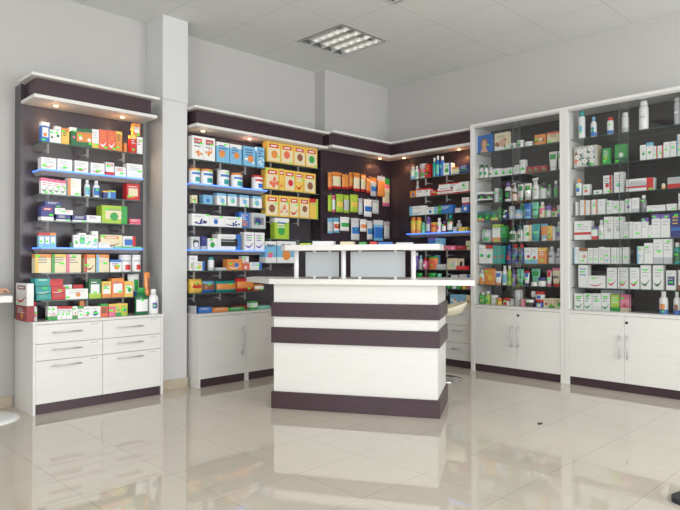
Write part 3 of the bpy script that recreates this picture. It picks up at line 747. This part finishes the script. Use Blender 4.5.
def describe(it, na):
    if it.desc: return it.desc
    w = it.u1-it.u0; n = NOUN[it.kind]; body = PAL[it.des[0]][0]
    if it.kind == 'box' and it.h > 1.9*w: n = 'tall carton'
    if it.kind == 'box' and w > 2.2*it.h: n = 'long carton'
    words = [ACC[a[0]].format(PAL[a[1]][0]) for a in it.des[1:] if a[0] in ACC][:na]
    return f"{body} {n}"+(' with '+' and '.join(words) if words else '')
def label_all():
    by = {}
    for it in ALL: by.setdefault(it.phrase, []).append(it)
    for ph, its in by.items():
        its.sort(key=lambda i: i.u0)
        lab = {}
        for i in its: lab.setdefault(next(q for q in (describe(i, n) for n in (2, 1, 0)) if len(q.split())+len(ph.split())+3 <= 16 or q == describe(i, 0)), []).append(i)
        for dsc, g in lab.items():
            for i in g:
                like = [j for j in its if dsc in (describe(j, 0), describe(j, 1), describe(j, 2))]      # everything the words would fit
                L_ = f"{dsc} {ph}" if len(like) == 1 else f"{NTH[like.index(i)]} {dsc} from left {ph}"
                kn = {'box': 'cartons', 'boxb': 'display boxes', 'flat': 'flat packs'}.get(i.kind, NOUN[i.kind]+'s')
                same = [j for j in its if j.kind == i.kind]
                tag(i.obj, L_, CATG[i.kind], f"{kn} {ph}" if len(same) > 1 else None)
def run(bay, d, Z, umin, umax, dback, unit, tables):
    for i, (z, ordn, tx) in enumerate(zip(Z, ORD, tables)): shelf(bay, d, z, umin, umax, dback, f"on the {unit}'s {ordn} shelf", tx, 9 if i == 0 else Z[i-1]-.05 if bay.side == 'L' and i in (2, 5) or unit[0] == 'c' and i == 4 else Z[i-1]-.012)

T_A = ['''
@ 30 115 11.33
box 128 222 80 b Tw Pw Co S31
box 224 281 165 w Cd S38
box 283 352 128 w Cd S36
box 357 445 150 y To Xk S28
box 463 528 140 d Tw Cp S68
box 530 615 155 o Td Bd Cw S46
box 617 705 160 o Td Bd Cw
@ 85 115 10.46
box 75 145 150 w By Xs S62
box 149 236 155 q Xo Zw S81
box 240 322 165 q Xo Zw S81
box 325 388 172 o Ty Xd S32
box 408 438 295 o S- d3
box 476 540 212 r Ty Xw S52
box 508 578 90 o Pw Xf u1 S71 ; orange carton stacked on the red and yellow one
box 545 610 232 w Xr S78
''', '''
@ 30 155 11.33
box 128 298 30 w Xs Zo S23
box 312 478 48 w Xs Zs S53
box 508 660 68 w Xs Zr S43
@ 85 155 10.46
box 62 205 85 w Xs Zr S53
box 217 304 78 w Hr Br S37
box 314 428 125 w Xr S63
box 438 614 95 w Xs S85
''', '''
@ 30 155 11.33
box 125 203 258 w Tp Xp Zd S71
box 207 270 270 w Tp Xp Zd S71
box 274 341 280 w Tp Xp Zd S75
box 345 410 290 w Tp Xp Zd S75
box 432 578 262 w Lo Xe S71
@ 85 155 10.46
bot 5 62 218 w Pc S34
bot 98 166 228 w Pb S34
box 192 236 375 n Ty S-
box 240 272 370 c To S59
box 275 322 372 b Ty S59
box 436 570 290 r Xw Zo Pe S22 ; red carton with fruit picture
''', '''
@ 30 195 9.27
box 105 220 105 n Hr Bw S84
box 140 292 60 n Xw u1 S81 ; dark carton with white script stacked on the navy one
box 245 375 182 n Xw Bw S82
box 232 325 120 w Xs u1 S85 D4
box 327 398 140 w Xp u2 S- D4
box 395 525 190 n Xw Bw S81
@ 85 195 9.27
box 15 148 190 w Xv S-
boxb 156 392 100 l Pe Cg Rg S28 ; big green box with a picture panel
box 415 515 222 p Xe Mr S-
''', '''
@ 30 195 9.27
box 80 135 350 c Tr Pw S44
box 137 186 350 c Tr Pw S44
box 188 242 350 c To Pw S53
box 376 402 440 d S-
box 404 450 370 w Cg S55
box 452 528 352 w Pa Xg S45
@ 85 195 9.27
box 3 62 370 w Ca S33
box 64 122 335 w Ca Za S65
box 146 345 370 e Zf Ho S19
box 350 468 382 w Pb Rr S81
flat 130 230 440 w Xs d-3 D3 S-
flat 280 525 478 a Xg S- d-3 D3
''', '''
@ 30 245 11.33
box 60 238 80 e Ly To Xx S19
box 250 408 80 e Lg Ty Xx S75
box 415 580 82 e Lp Xx S59
@ 85 245 8.5
box 0 86 62 e Lr To Zf S14
box 97 204 60 e Lc To Xs S75
box 215 308 125 w Tb Xb Co S75
can 312 408 50 w Kw Xs Cr S-
can 415 508 50 w Kw Cr Xs S-
''', '''
@ 0 272 9.6
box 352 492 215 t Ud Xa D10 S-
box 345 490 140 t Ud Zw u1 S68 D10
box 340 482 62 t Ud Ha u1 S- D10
@ 50 272 9.6
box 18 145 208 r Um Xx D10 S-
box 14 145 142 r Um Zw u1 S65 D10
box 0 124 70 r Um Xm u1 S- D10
box 128 212 122 w Cr S48 d7
box 150 365 162 w Co Xs S12
box 225 320 122 r Xm d7 S-
box 376 490 65 d Pw Bl Xw S53
@ 100 272 9.6
box 18 108 90 y Pw Bo Xx S46
box 112 230 60 q Pw To Bo S73
box 235 320 88 y Pw Cg S46
box 325 356 185 b S- d4
pouch 318 430 20 w Xs Cg S62
pouch 434 500 0 o Cf S- D4
''']
run(BL, -.155, ZA, -4.055, -3.225, .028, 'six-drawer unit', T_A[:6])
shelf(BL, -.155, ZA[6], -4.055, -3.15, .028, "on the six-drawer unit's seventh shelf", T_A[6])
shelf(BL, -.17, .656, -4.09, -3.09, .028, "on the six-drawer unit's worktop", '''
@ 0 272 9.6
bot 322 363 290 w Kr Cp S54
@ 50 272 9.6
box -20 20 330 w Bg Dr S28 D5
box 24 68 330 w Bg Dr S28 D5
box 72 112 330 w Tr Xx S34 D5
box 115 158 330 w Tr Xx S34 D5
box 161 214 330 w Tr Xx S34 D5
box 218 264 330 w Bg Dr S28 D5
box 268 322 330 w Tg Xx S53 D5
box 286 330 276 o S- d7
box 326 395 330 w Zo Cb S54 D5
box 397 484 330 w Zb Cn S54 D5
@ 100 272 9.6
box 4 75 305 q Tg Pf S- D5
box 85 148 308 p Ty Cl S25 D5
box 150 204 302 y Cl Bg Dt S27 D5
box 206 264 302 l Ty Do Ct S25 D5
bot 350 475 150 d Kg Pw S35 d-4 ; big dark green bottle with green cap and white label
bot 482 575 165 w Kw Cv S33 d-4 ; big white bottle with white cap
''')
shelf(BR, -4.118, .656, -.027, .205, -4.0, "on the six-drawer unit's worktop end", '''
@ 0 272 9.6
boxb 150 305 325 m Co Xw S- D5 ; big dark red box with an orange globe
boxb 148 302 110 w Hm Zr u1 S21 D4.5 ; big white box with a red swoosh
''')
T_B = ['''
@ 185 125 12.75
box 78 238 140 w Hr Xx Do S87
box 240 383 165 w Hr Xx Do S77
box 404 566 222 c Xn Tw Co S79
@ 225 125 12.75
box 65 212 250 c Xn Tw Co S-
box 235 388 275 c Xn Dw Co S-
box 405 502 285 c Xn Dw S-
''', '''
@ 185 160 8
can 42 138 62 w Ko Xb Ct S78
can 148 242 72 w Ko Xb Ct S78
can 285 372 80 w Kw Xb Ct S88
can 392 478 105 w Ko Xb Ct S54
can 562 640 122 w Kr Cb Xr S-
''', '''
@ 184 190 7.55
box 38 100 38 e Co Dg S53
box 148 215 38 c Cb S-
box 250 318 25 w Tc Cc Xc S71
box 333 400 32 w Tc Cc Xc S54
box 422 490 40 w Tc Cc Xc S71
box 520 588 48 w Tc Cc Xc S34
''', '''
@ 184 190 7.55
box 36 190 180 w Zn Dn S99
box 192 302 195 w Cb S89
box 304 440 202 w Zn Dn S89
box 415 500 168 b Do Xw S- d4
box 502 622 175 s Px Cn S43
''', '''
@ 184 190 7.55
box 8 56 355 w Xg S29
box 64 135 352 i Pk Cw S-
box 138 170 350 n Bs S-
box 178 252 365 w Cg S49
box 254 430 335 w Rb Pk Xs S- D9
box 456 530 318 w Xv Zv S67
box 536 608 322 w Zv Xv S67
''', '''
@ 184 235 6.8
box 25 92 140 w Zq Cf S43 d4
box 72 140 180 w Rb Cy S33 D4
aer 176 214 150 w Kt Bs S-
flat 218 290 222 s Xw S- D8
box 294 398 165 o Cb Zw S26 D7
box 402 446 145 w Xo S29 d5
box 402 444 192 q Cw S- D4
box 447 530 185 w Rb Xc S76
''', '''
@ 184 235 6.8
pack -6 138 300 y By TX:dalin:r:.05:.5 S47 ; yellow wipe pack with red lettering
pack 142 222 312 c Pf Bb S47
pack 234 368 312 t Po Xw S67
pack 372 490 294 r Po Cw S62
pack 492 590 335 o Pw S62
''']
run(BL, -.155, ZB, -2.765, -1.965, .028, 'alcove unit', T_B)
shelf(BL, -.165, .633, -2.74, -1.25, .028, "on the alcove worktop", '''
@ 184 235 6.8
boxb -5 75 485 i Xs S- D12 ; pale box carrying a black gadget beside the column
can 5 60 435 k Kk u1 S- ; round black gadget standing on the pale box
flat 100 190 490 b Xw S- D10
flat 196 300 494 o Xw S- D10
flat 302 415 492 g Xw S- D10
flat 340 448 480 r Xo S- d11 D4
box 455 500 450 w Tg Bg S25
flat 503 585 480 a Xw S-
''')
T_R = ['''
@ 262 135 11.33
box 58 210 80 y Hr Qe Co S83
box 213 356 105 y Hr Qe Cq S81
box 360 492 130 y Hr Qe Cf S-
box 496 626 150 y Hr Qe Cg S81
''', '''
@ 260 160 8.49
box 46 160 68 y Hr Qe Dq S19
box 164 204 75 y Hr Zq S-
box 207 296 88 y Hr Qe Cr S87
box 300 370 100 y Hr Xw Zr S86
box 374 472 112 y Hr Qe Cf S77
''', '''
@ 260 160 8.49
box 44 158 298 y Hr Qe Cf S86
box 162 246 305 y Hr Qe Dq S87
box 250 330 312 y Hr Qe Zr S86
box 334 420 320 y Hr Qe Cf S-
box 425 492 330 y Tr Rl S67
''', '''
@ 170 190 4.25
box 445 506 118 l Tw Cg Xw TX:Humana:b:.030:.78 S- ; lime carton with white top and blue lettering
''', '''
@ 170 190 4.25
boxb 395 452 218 c Tw Bw Cp TX:Huggies:n:.034:.82 S45 ; blue nappy box with pink figure panel
boxb 456 536 218 c Tw Bw Co TX:Huggies:n:.040:.82 S- ; blue nappy box with orange disc
''']
run(BL, -.155, ZR, -1.965, -1.25, .028, 'baby-food column', T_R)
T_C = ['''
@ 400 150 9.07
bot 80 126 150 w Kw Bc S56
bot 128 158 145 w Kw Pa S54
can 160 226 125 s Ki Pp Cg S86
box 229 270 128 r Xy Mk S33
bot 288 316 70 t Kw S-
bot 318 348 50 b Kw Pa S-
bot 350 390 55 b Kw Xc S35
box 394 462 118 w Cg Rb S57
box 470 534 155 e Bs To S-
box 538 622 132 n Xw Mg S-
''', '''
@ 400 150 9.07
box 92 145 370 o Cb S-
bot 130 156 275 s Kw S- d5
box 148 222 350 w Tr Xx S-
box 226 272 345 w Tr Xx S-
box 274 336 365 r Xw S85
box 339 478 375 w Br Xx S- D9
box 342 478 340 w Br Xx u1 S- D9
box 350 452 305 w Tr Xx u1 S74 D9
box 482 622 345 w Br Xx S89 D9
box 458 534 295 w Tr Xx u1 S- D9
box 537 622 288 w Cg Xs u2 S52 D9
''', '''
@ 400 195 9.07
box 50 219 102 w Zc Lc S-
box 222 335 110 w Rc Cb S83
box 349 474 92 b Xw Lg S15
box 499 548 118 i Xp S-
box 560 624 85 b Cw S-
box 562 624 22 w Br Xp u1 S-
''', '''
@ 400 195 9.07
aer 88 132 200 y Ko Bo S57
aer 136 180 200 y Ko Bo S57
aer 183 220 208 a Ka Xg S45
bot 224 268 195 v Kv Ps S43
can 262 320 248 o Ky Xr S-
bot 325 362 208 w Kw Cp S75
bot 370 410 195 m Kv Pw S56
bot 418 468 172 d Kt Pw Tr S65
box 480 512 290 s S-
bot 500 545 228 s Ks S- d4
box 530 568 290 y S-
box 571 610 290 y Cg S-
''', '''
@ 400 235 6.8
box 60 188 38 w Tv Xs S- D8
box 190 235 15 b Tv S-
box 240 285 22 c Cw S34
box 262 298 72 p Cv S- d-5 D4
box 300 334 72 p Cg S- d-5 D4
box 336 376 72 p Cw S- d-5 D4
box 379 438 72 m Xp S- d-5 D4
box 448 476 40 e Cg S-
''', '''
@ 400 235 6.8
bot 84 118 120 v Kw Cw S-
bot 120 145 138 s Kc S-
bot 148 178 125 p Kr Cw S-
can 185 252 145 o Kg Pq S53
can 228 262 138 c Kc S- d7
flat 243 304 198 s Xw S-
pouch 308 378 158 e Cs S64
pouch 380 424 160 e Ck S-
flat 384 470 210 r Xp S- d-5 D4
''', '''
@ 400 235 6.8
jar 340 378 340 w Kc S57
jar 381 407 340 g Kg S-
jar 412 445 340 y Ko S-
jar 452 478 338 p Kp S-
jar 85 106 300 w Kw S-
''']
zc = [ZC[0], ZC[1], ZC[2], ZC[3], ZC[4], ZC[5]]
run(BR, -.285, zc, .56, 1.345, -.123, 'corner unit', T_C[:6])
shelf(BR, -.285, ZC[7], .56, 1.345, -.123, "on the corner unit's seventh shelf", zlim=ZC[5]-.012, text=T_C[6]+'''
@ 400 235 6.8
jar 88 108 258 w Kg S-
jar 112 140 258 w Kg S-
jar 143 176 252 w Kr S-
jar 182 236 258 e Kg S-
jar 246 272 262 a Ka S-
jar 275 302 262 a Ka S-
bot 306 336 238 g Kg S-
box 345 392 272 w Cg S- d6
box 405 470 268 w Rb Cp S- d6
''')
shelf(BR, -.29, .633, .6, 1.37, -.123, "on the corner unit's low worktop", '''
@ 400 235 6.8
box 341 398 405 c Co Dw S-
box 402 442 405 c Cb Dw S-
box 447 476 410 e Cf S-
''')
T_G1 = ['''
@ 470 130 6.8
boxb 50 148 35 b Ew t-8 S84 D4 ; blue display card with a woman's face
boxb 165 266 18 e Df Cz Bw S81 t-6 D4 ; beige display card with a tan picture
jar 268 306 88 w Kw Cg S-
jar 312 355 68 w Kw Cg S28
jar 360 418 78 w Kw Xs S-
box 440 512 30 o Ce Df S15
box 525 612 12 e Tq Xf S21
''', '''
@ 470 130 6.8
jar 24 46 305 e Ke S-
bot 50 83 232 w Kd Cg S-
bot 90 117 235 w Kd Cg S-
bot 120 150 252 w Kw Cg S-
box 154 203 262 w Cg S55
box 206 245 262 w Cg S55
box 249 299 255 w Cg S55
box 303 332 238 w Ca S54
box 336 374 203 w Cg S33
box 384 426 248 m Cg Xp S-
box 429 470 245 m Cg Xp S-
box 473 524 240 m Cg Xp S-
tube 532 586 145 w Kw Cg S-
tube 592 632 138 w Kw Cg S-
''', '''
@ 470 175 6.8
box 50 102 115 k Tw Mw S55
box 104 154 115 k Tw Mw S55
jar 157 190 90 s Ks S59
bot 194 216 95 d Kg S52
bot 228 272 50 w Kv Cg Pk S-
pump 277 314 52 w Kw Tk S-
tube 318 358 60 w Ka Cg S-
tube 362 412 55 w Ks Cg S-
spray 416 462 15 w Kw Pi Xr S24
jar 466 512 48 w Kk Pi S57
bot 517 548 62 x Kg Cs S54
bot 562 593 38 x Kw Pg S-
bot 610 634 35 w Kw S-
''', '''
@ 470 175 6.8
box 50 95 250 d Cg Bo S43
box 98 140 248 d Cg Xg S43
box 142 188 240 d Cg By S42
box 190 212 220 d Xg S73
bot 213 250 238 n Kw Cw S59
jar 254 294 212 s Ks S-
jar 297 345 235 i Kc S-
tube 310 358 190 a Kg Cg S72
tube 361 412 190 b Kc Xc S-
tube 415 461 182 a Kg Xg S-
bot 463 502 182 e Kw Cp Tp S36
jar 505 546 208 i Kv S34
jar 549 590 222 e Km Cg S-
box 592 634 205 s Bv Cg S35
''', '''
@ 470 220 6.8
can 68 136 65 s Ks Cg S49
box 152 205 30 w Tl Bo S51
box 207 246 40 g Bd Xa S-
bot 258 305 52 w Kd Pd S-
bot 312 355 40 w Kd Cd S-
box 365 412 35 w Ry Cg S44
tube 416 468 25 t Kt Xa S55
tube 474 522 25 c Kw Po S-
box 525 558 40 y Cg Bo S42
box 561 575 45 w S-
bot 577 619 10 s Ks Cv S65
bot 621 638 40 n Kn S-
''', '''
@ 470 220 6.8
box 62 105 172 w Cg Xs S35
box 107 153 172 w Tr Cg S55
box 155 182 175 t Cr Lg S-
box 184 208 175 t Cr Lg S-
box 210 237 175 t Cr Lg S-
bot 240 275 172 n Kb Cr S-
bot 279 318 163 n Kr Cg S-
bot 324 362 163 n Kr Cg S-
box 370 414 188 w Cr Bc S82
box 417 460 188 w Cr Bc S23
box 462 518 188 o Ty Xw S52
bot 524 570 180 s Ks Xk S-
bot 574 616 192 s Ks Xk S-
bot 618 638 180 s Ka S-
''', '''
@ 470 262 6.8
bot 54 96 50 w Kw Bo Co S55
box 99 166 45 o Xy Cy D4 S28
tube 162 208 62 w Ko Cb S-
bot 212 244 25 w Kw Pc S-
bot 247 276 25 l Kw Cg S-
bot 278 304 50 v Kv Cl S-
tube 311 358 48 a Kg Xg S-
tube 362 398 60 w Kn Cb Tr S59
tube 400 458 46 a Ka Cg S-
jar 408 450 135 w Kw S- d-2.8
jar 453 508 105 w Kn Xs S- d-2.8
tube 512 549 55 w Kp Tp Cr S53
tube 554 608 40 e Kr Tp Xx S-
bot 612 636 60 s Kg S-
''', '''
@ 470 262 6.8
bot 62 96 205 g Kw Cl S28
bot 98 131 200 l Kw Cg S34
jar 132 186 225 w Kw S-
jar 160 206 246 y Ko S47 d-2.8
jar 210 264 245 w Kr Cr S49
jar 267 296 250 w Ki S-
can 290 342 190 i Ki S-
jar 330 366 254 p Kp S69 d-2.8
jar 370 425 257 k Kw S49 d-2.8
jar 396 430 200 k Kw S-
jar 432 496 255 b Kr Cw S54
jar 434 498 200 w Kr Bb Cb u1 S-
box 500 534 248 e Cr S-
box 537 572 246 e Cr Bg S43
box 575 634 250 e Cg Xf S43
''']
for i, (z, o_, tx) in enumerate(zip(ZG, ORD, T_G1)): shelf(BR, -.285, z+(.0005 if o_ != 'eighth' else -.002), 1.43, 2.322, -.022, f"on the inner glass cabinet's {o_} shelf", tx, 2.42 if i == 0 else ZG[i-1]-.011)
T_G2 = ['''
@ 565 90 5.67
aer 70 106 118 w Kt Cc S52
bot 140 172 150 w Kc Bb Cb S53
aer 232 268 152 w Kr Bb S55
aer 315 354 125 w Kw Bs S-
aer 412 466 58 w Kw Xs S-
aer 612 650 38 s Ks Xw S-
''', '''
@ 565 90 5.67
boxb 52 180 318 e Of S81 ; broad carton printed with white blossoms
box 212 255 330 g Xw Cl S32
box 282 340 308 g Cw Bd S21
box 425 459 312 w Cg Xs S-
box 462 496 297 w Tc Cg S-
box 498 523 318 w Rr Xs S53
box 526 556 315 w Rr Xs S54
box 559 593 295 w Xs S45
box 597 630 290 w Xs S46
box 634 660 250 w Xs Lc S53
''', '''
@ 565 170 5.91
bot 56 95 52 w Ko Cb S45
box 106 145 85 w Cq Xs S47
box 167 216 118 w Cn S35
box 226 275 32 w Rr Cr Xx S71
box 290 344 12 w Cc Xs S54
box 360 522 50 w Ps Mr Rr S91
bot 566 590 68 e Kk Bo S-
box 606 690 42 s Mr Br S-
''', '''
@ 565 170 5.91
box 62 80 190 w Rx S-
box 89 120 178 w Ro Xs S-
box 125 154 178 w Rf Xs S-
box 158 189 175 w Ro Xs S46
box 195 237 172 w Xs S-
box 246 276 180 w Xs Zs S38
box 278 310 182 w Xs Cs S75
box 312 350 182 w Xs S33
box 355 392 170 w Cv Xs S38
box 395 436 165 w Xs Bs S-
bot 440 478 148 x Kw S58
box 482 592 208 w Xs S21
box 601 660 200 w Xs S73
box 670 690 138 w Xs S-
''', '''
@ 565 210 5.91
box 55 154 65 w Mr Xs S38
box 157 188 100 w Br Tv S58
bot 191 228 58 w Kw Cs S72
box 230 285 40 w Xs Cs S38
box 288 342 40 w Xs Cs S79
box 344 395 70 w Xs S31
box 398 449 70 w Xs S63
box 451 489 46 w Tv Xs S39
box 491 511 90 w Xs S41
box 512 564 25 w Tv Xs S39
box 567 620 25 w Tv Xs S69
box 624 690 15 n Xy Mb S59
''', '''
@ 565 210 5.91
box 52 81 220 w Lc Xs S-
box 83 132 225 w Cz Tf S42
box 135 164 225 w Xs S53
box 167 195 225 w Xs S53
box 198 228 218 w Xs S53
box 231 266 222 w Zc Xs S45
box 273 302 222 w Xs Zs S54
box 305 333 222 w Xs Zs S54
box 341 375 220 w Xs S54
box 425 464 215 w Lc Dc S49
box 468 519 195 w Xs S38
box 522 578 172 w Xs Bs S65
box 581 632 170 w Xs Bs S69
bot 636 680 192 t Kw Pd S54
''', '''
@ 565 260 5.91
box 79 135 25 w Xb S57
box 137 236 93 w Zr S38
box 248 305 46 w Zr Xs S34
box 313 371 45 w Zr Xs S43
box 383 438 45 w Zr Xs S63
box 446 505 27 w Zd Xs S58
box 519 580 27 w Zd Xs S78
box 598 655 62 w Pn Xs S54
box 669 690 60 w Xs Bf S-
''', '''
@ 565 260 5.91
box 55 108 198 w Xg Zg S58
box 111 158 198 w Xg Zg S59
box 161 212 198 w Xg S66
box 215 264 195 w Xg Zg S58
box 270 320 205 l Bg Xw S67
box 323 374 205 p Be Cr S38
flat 212 345 178 s Xi S- d14 D6
bot 549 602 182 w Kw Co Bb S71
bot 635 676 188 w Kw Cf Bb S-
''']
for i, (z, o_, tx) in enumerate(zip(ZG, ORD, T_G2)): shelf(BR, -.285, z+(.0005 if o_ != 'eighth' else -.002), 2.404, 3.36, -.022, f"on the outer glass cabinet's {o_} shelf", tx, 2.42 if i == 0 else ZG[i-1]-.011)
# hanging packets on the hook panel
HOOKROW = [("top", (322, 165, 8.72), 52, '''
58 96 65 212 o Br
97 176 62 205 o Br Pe
180 240 80 208 o Br
243 280 65 205 o Br
282 336 68 228 o Br Pe
345 390 80 232 o Br Pe
393 430 110 245 o Br
428 484 108 272 s Cb To
490 556 98 275 o Ts
534 634 118 362 p Tg Pe
'''), ("middle", (322, 165, 8.72), 255, '''
58 92 262 405 l Bl
94 128 262 412 p Pw
130 194 255 412 l Cy
196 248 262 418 l Ps
252 320 258 412 l Cy
323 362 290 432 s Pi
371 440 298 450 w Cb
444 502 305 425 s Pi
'''), ("bottom", (322, 205, 8.72), 105, '''
55 103 115 248 c Ps
106 160 112 242 c Cr Pw
164 244 105 226 w Cg
258 334 115 306 i Cb
338 396 125 232 w Co
398 450 138 302 i Cb
456 540 132 312 c Pb Ti
546 602 145 296 s Pi
''')]
NR = ['orange', 'green']
hk = {}
for row, (ox, oy, s), yh, tx in HOOKROW:
    its = []
    for n, ln in enumerate(tx.strip().splitlines()):
        tk = ln.split(); x0, x1, y0, y1 = (float(v) for v in tk[:4]); it = Item(); it.kind = 'hang'; it.des = tk[4:]; it.bay = BL; it.stick = n % 2 == 1; it.desc = None
        it.d = -.19+(n % 2)*.034; px0, px1 = ox+x0/s, ox+x1/s; pt, pb = oy+y0/s, oy+y1/s
        it.u0 = BL.uz(px0, pt, it.d)[0]; it.u1 = BL.uz(px1, pt, it.d)[0]; zt = BL.uz((px0+px1)/2, pt, it.d)[1]; it.h = zt-BL.uz((px0+px1)/2, pb, it.d)[1]
        it.u1 = min(it.u1, -.135); it.z = zt; it.dep = .024; it.hd = .12 if 'T' not in ''.join(it.des) else .22; it.tw = 0; it.seed = n; it.phrase = f"hung in the corner panel's {row} hook row"
        it.text = None; it.spos = None; ALL.append(it); its.append(it)
    for it in its:      # its own hook: a chrome rod out of the panel, part of the corner unit
        u = (it.u0+it.u1)/2; y = it.d+it.dep/2
        m = MB(); m.path([(u, -.1205, it.z+.006), (u, y-.012, it.z+.006), (u, y-.02, it.z+.012)], .0028, MAT['chrome'], 6)
        m.build('display_hook', sd)
for it in ALL: build_item(it)
label_all()
for i in ALL:
    if 'round black gadget' in i.obj['label']: i.obj.name = 'round_gadget'; i.obj['category'] = 'gadget'
assert all(len(i.obj['label'].split()) <= 16 for i in ALL), [i.obj['label'] for i in ALL if len(i.obj['label'].split()) > 16]
assert len({i.obj['label'] for i in ALL}) == len(ALL)
# small packs lying on the raised counter shelf
RM = Matrix.Rotation(RZ, 3, 'Z')
for x, y, w, dp, h, ch, lab in ((-1.02, .06, .09, .06, .018, 'l', 'lime leaflet pack at the far end of the raised counter shelf'), (-.88, .05, .16, .07, .03, 'w', 'white leaflet pile on the raised counter shelf'),
                                (-.70, .07, .10, .06, .026, 'e', 'cream leaflet pack on the raised counter shelf'), (-.58, .06, .05, .05, .022, 'g', 'small green pack on the raised counter shelf'),
                                (-.50, .06, .05, .05, .024, 'r', 'small red pack on the raised counter shelf'), (-.41, .06, .10, .05, .02, 'b', 'blue leaflet pack on the raised counter shelf'), (-.27, .07, .12, .06, .016, 'i', 'pale leaflet pack nearest the raised shelf end')):
    p = RC+RM@Vector((x, y+.12, 1.2035)); o = MB().box(-w/2, w/2, -dp/2, dp/2, 0, h, pm(ch)).build('leaflet_pack', None, p, RZ); tag(o, lab, 'leaflets', 'leaflet packs on the raised counter shelf')
# ------------------------------------------------------------------ light
w_ = bpy.data.worlds.new('world'); sc.world = w_; w_.use_nodes = True
bg = w_.node_tree.nodes['Background']; bg.inputs['Color'].default_value = (.85, .92, 1, 1); bg.inputs['Strength'].default_value = 1.0
def area(name, loc, rot, sx, sy, e, color=(1, 1, 1)):
    l = bpy.data.lights.new(name, 'AREA'); l.shape = 'RECTANGLE'; l.size = sx; l.size_y = sy; l.energy = e; l.color = color
    o = bpy.data.objects.new(name, l); COL.objects.link(o); o.location = loc; o.rotation_euler = rot
    return o
area('daylight_and_fill', (-1.75, YW+.02, 1.65), (PI/2, 0, 0), 2.2, 2.4, 152, (.985, .99, 1))
area('daylight_and_fill', (-5.25, YW+.02, 1.6), (PI/2, 0, 0), 4.6, 2.6, 140, (.965, .985, 1))
area('daylight_and_fill', (XW+.02, -4.6, 1.75), (PI/2, 0, -PI/2), 3.4, 2.4, 160, (.985, .99, 1))  # added fill from the back wall to lift the right wall, no opening there
sc.view_settings.view_transform = 'Standard'; sc.view_settings.look = 'None'; sc.view_settings.gamma = 1; sc.view_settings.use_curve_mapping = False
sc.view_settings.exposure = -0.24
sc.cycles.use_denoising = True
sc.cycles.max_bounces = 10; sc.cycles.diffuse_bounces = 5; sc.cycles.glossy_bounces = 5; sc.cycles.transparent_max_bounces = 24
sc.cycles.sample_clamp_indirect = 6; sc.cycles.caustics_reflective = False; sc.cycles.caustics_refractive = False
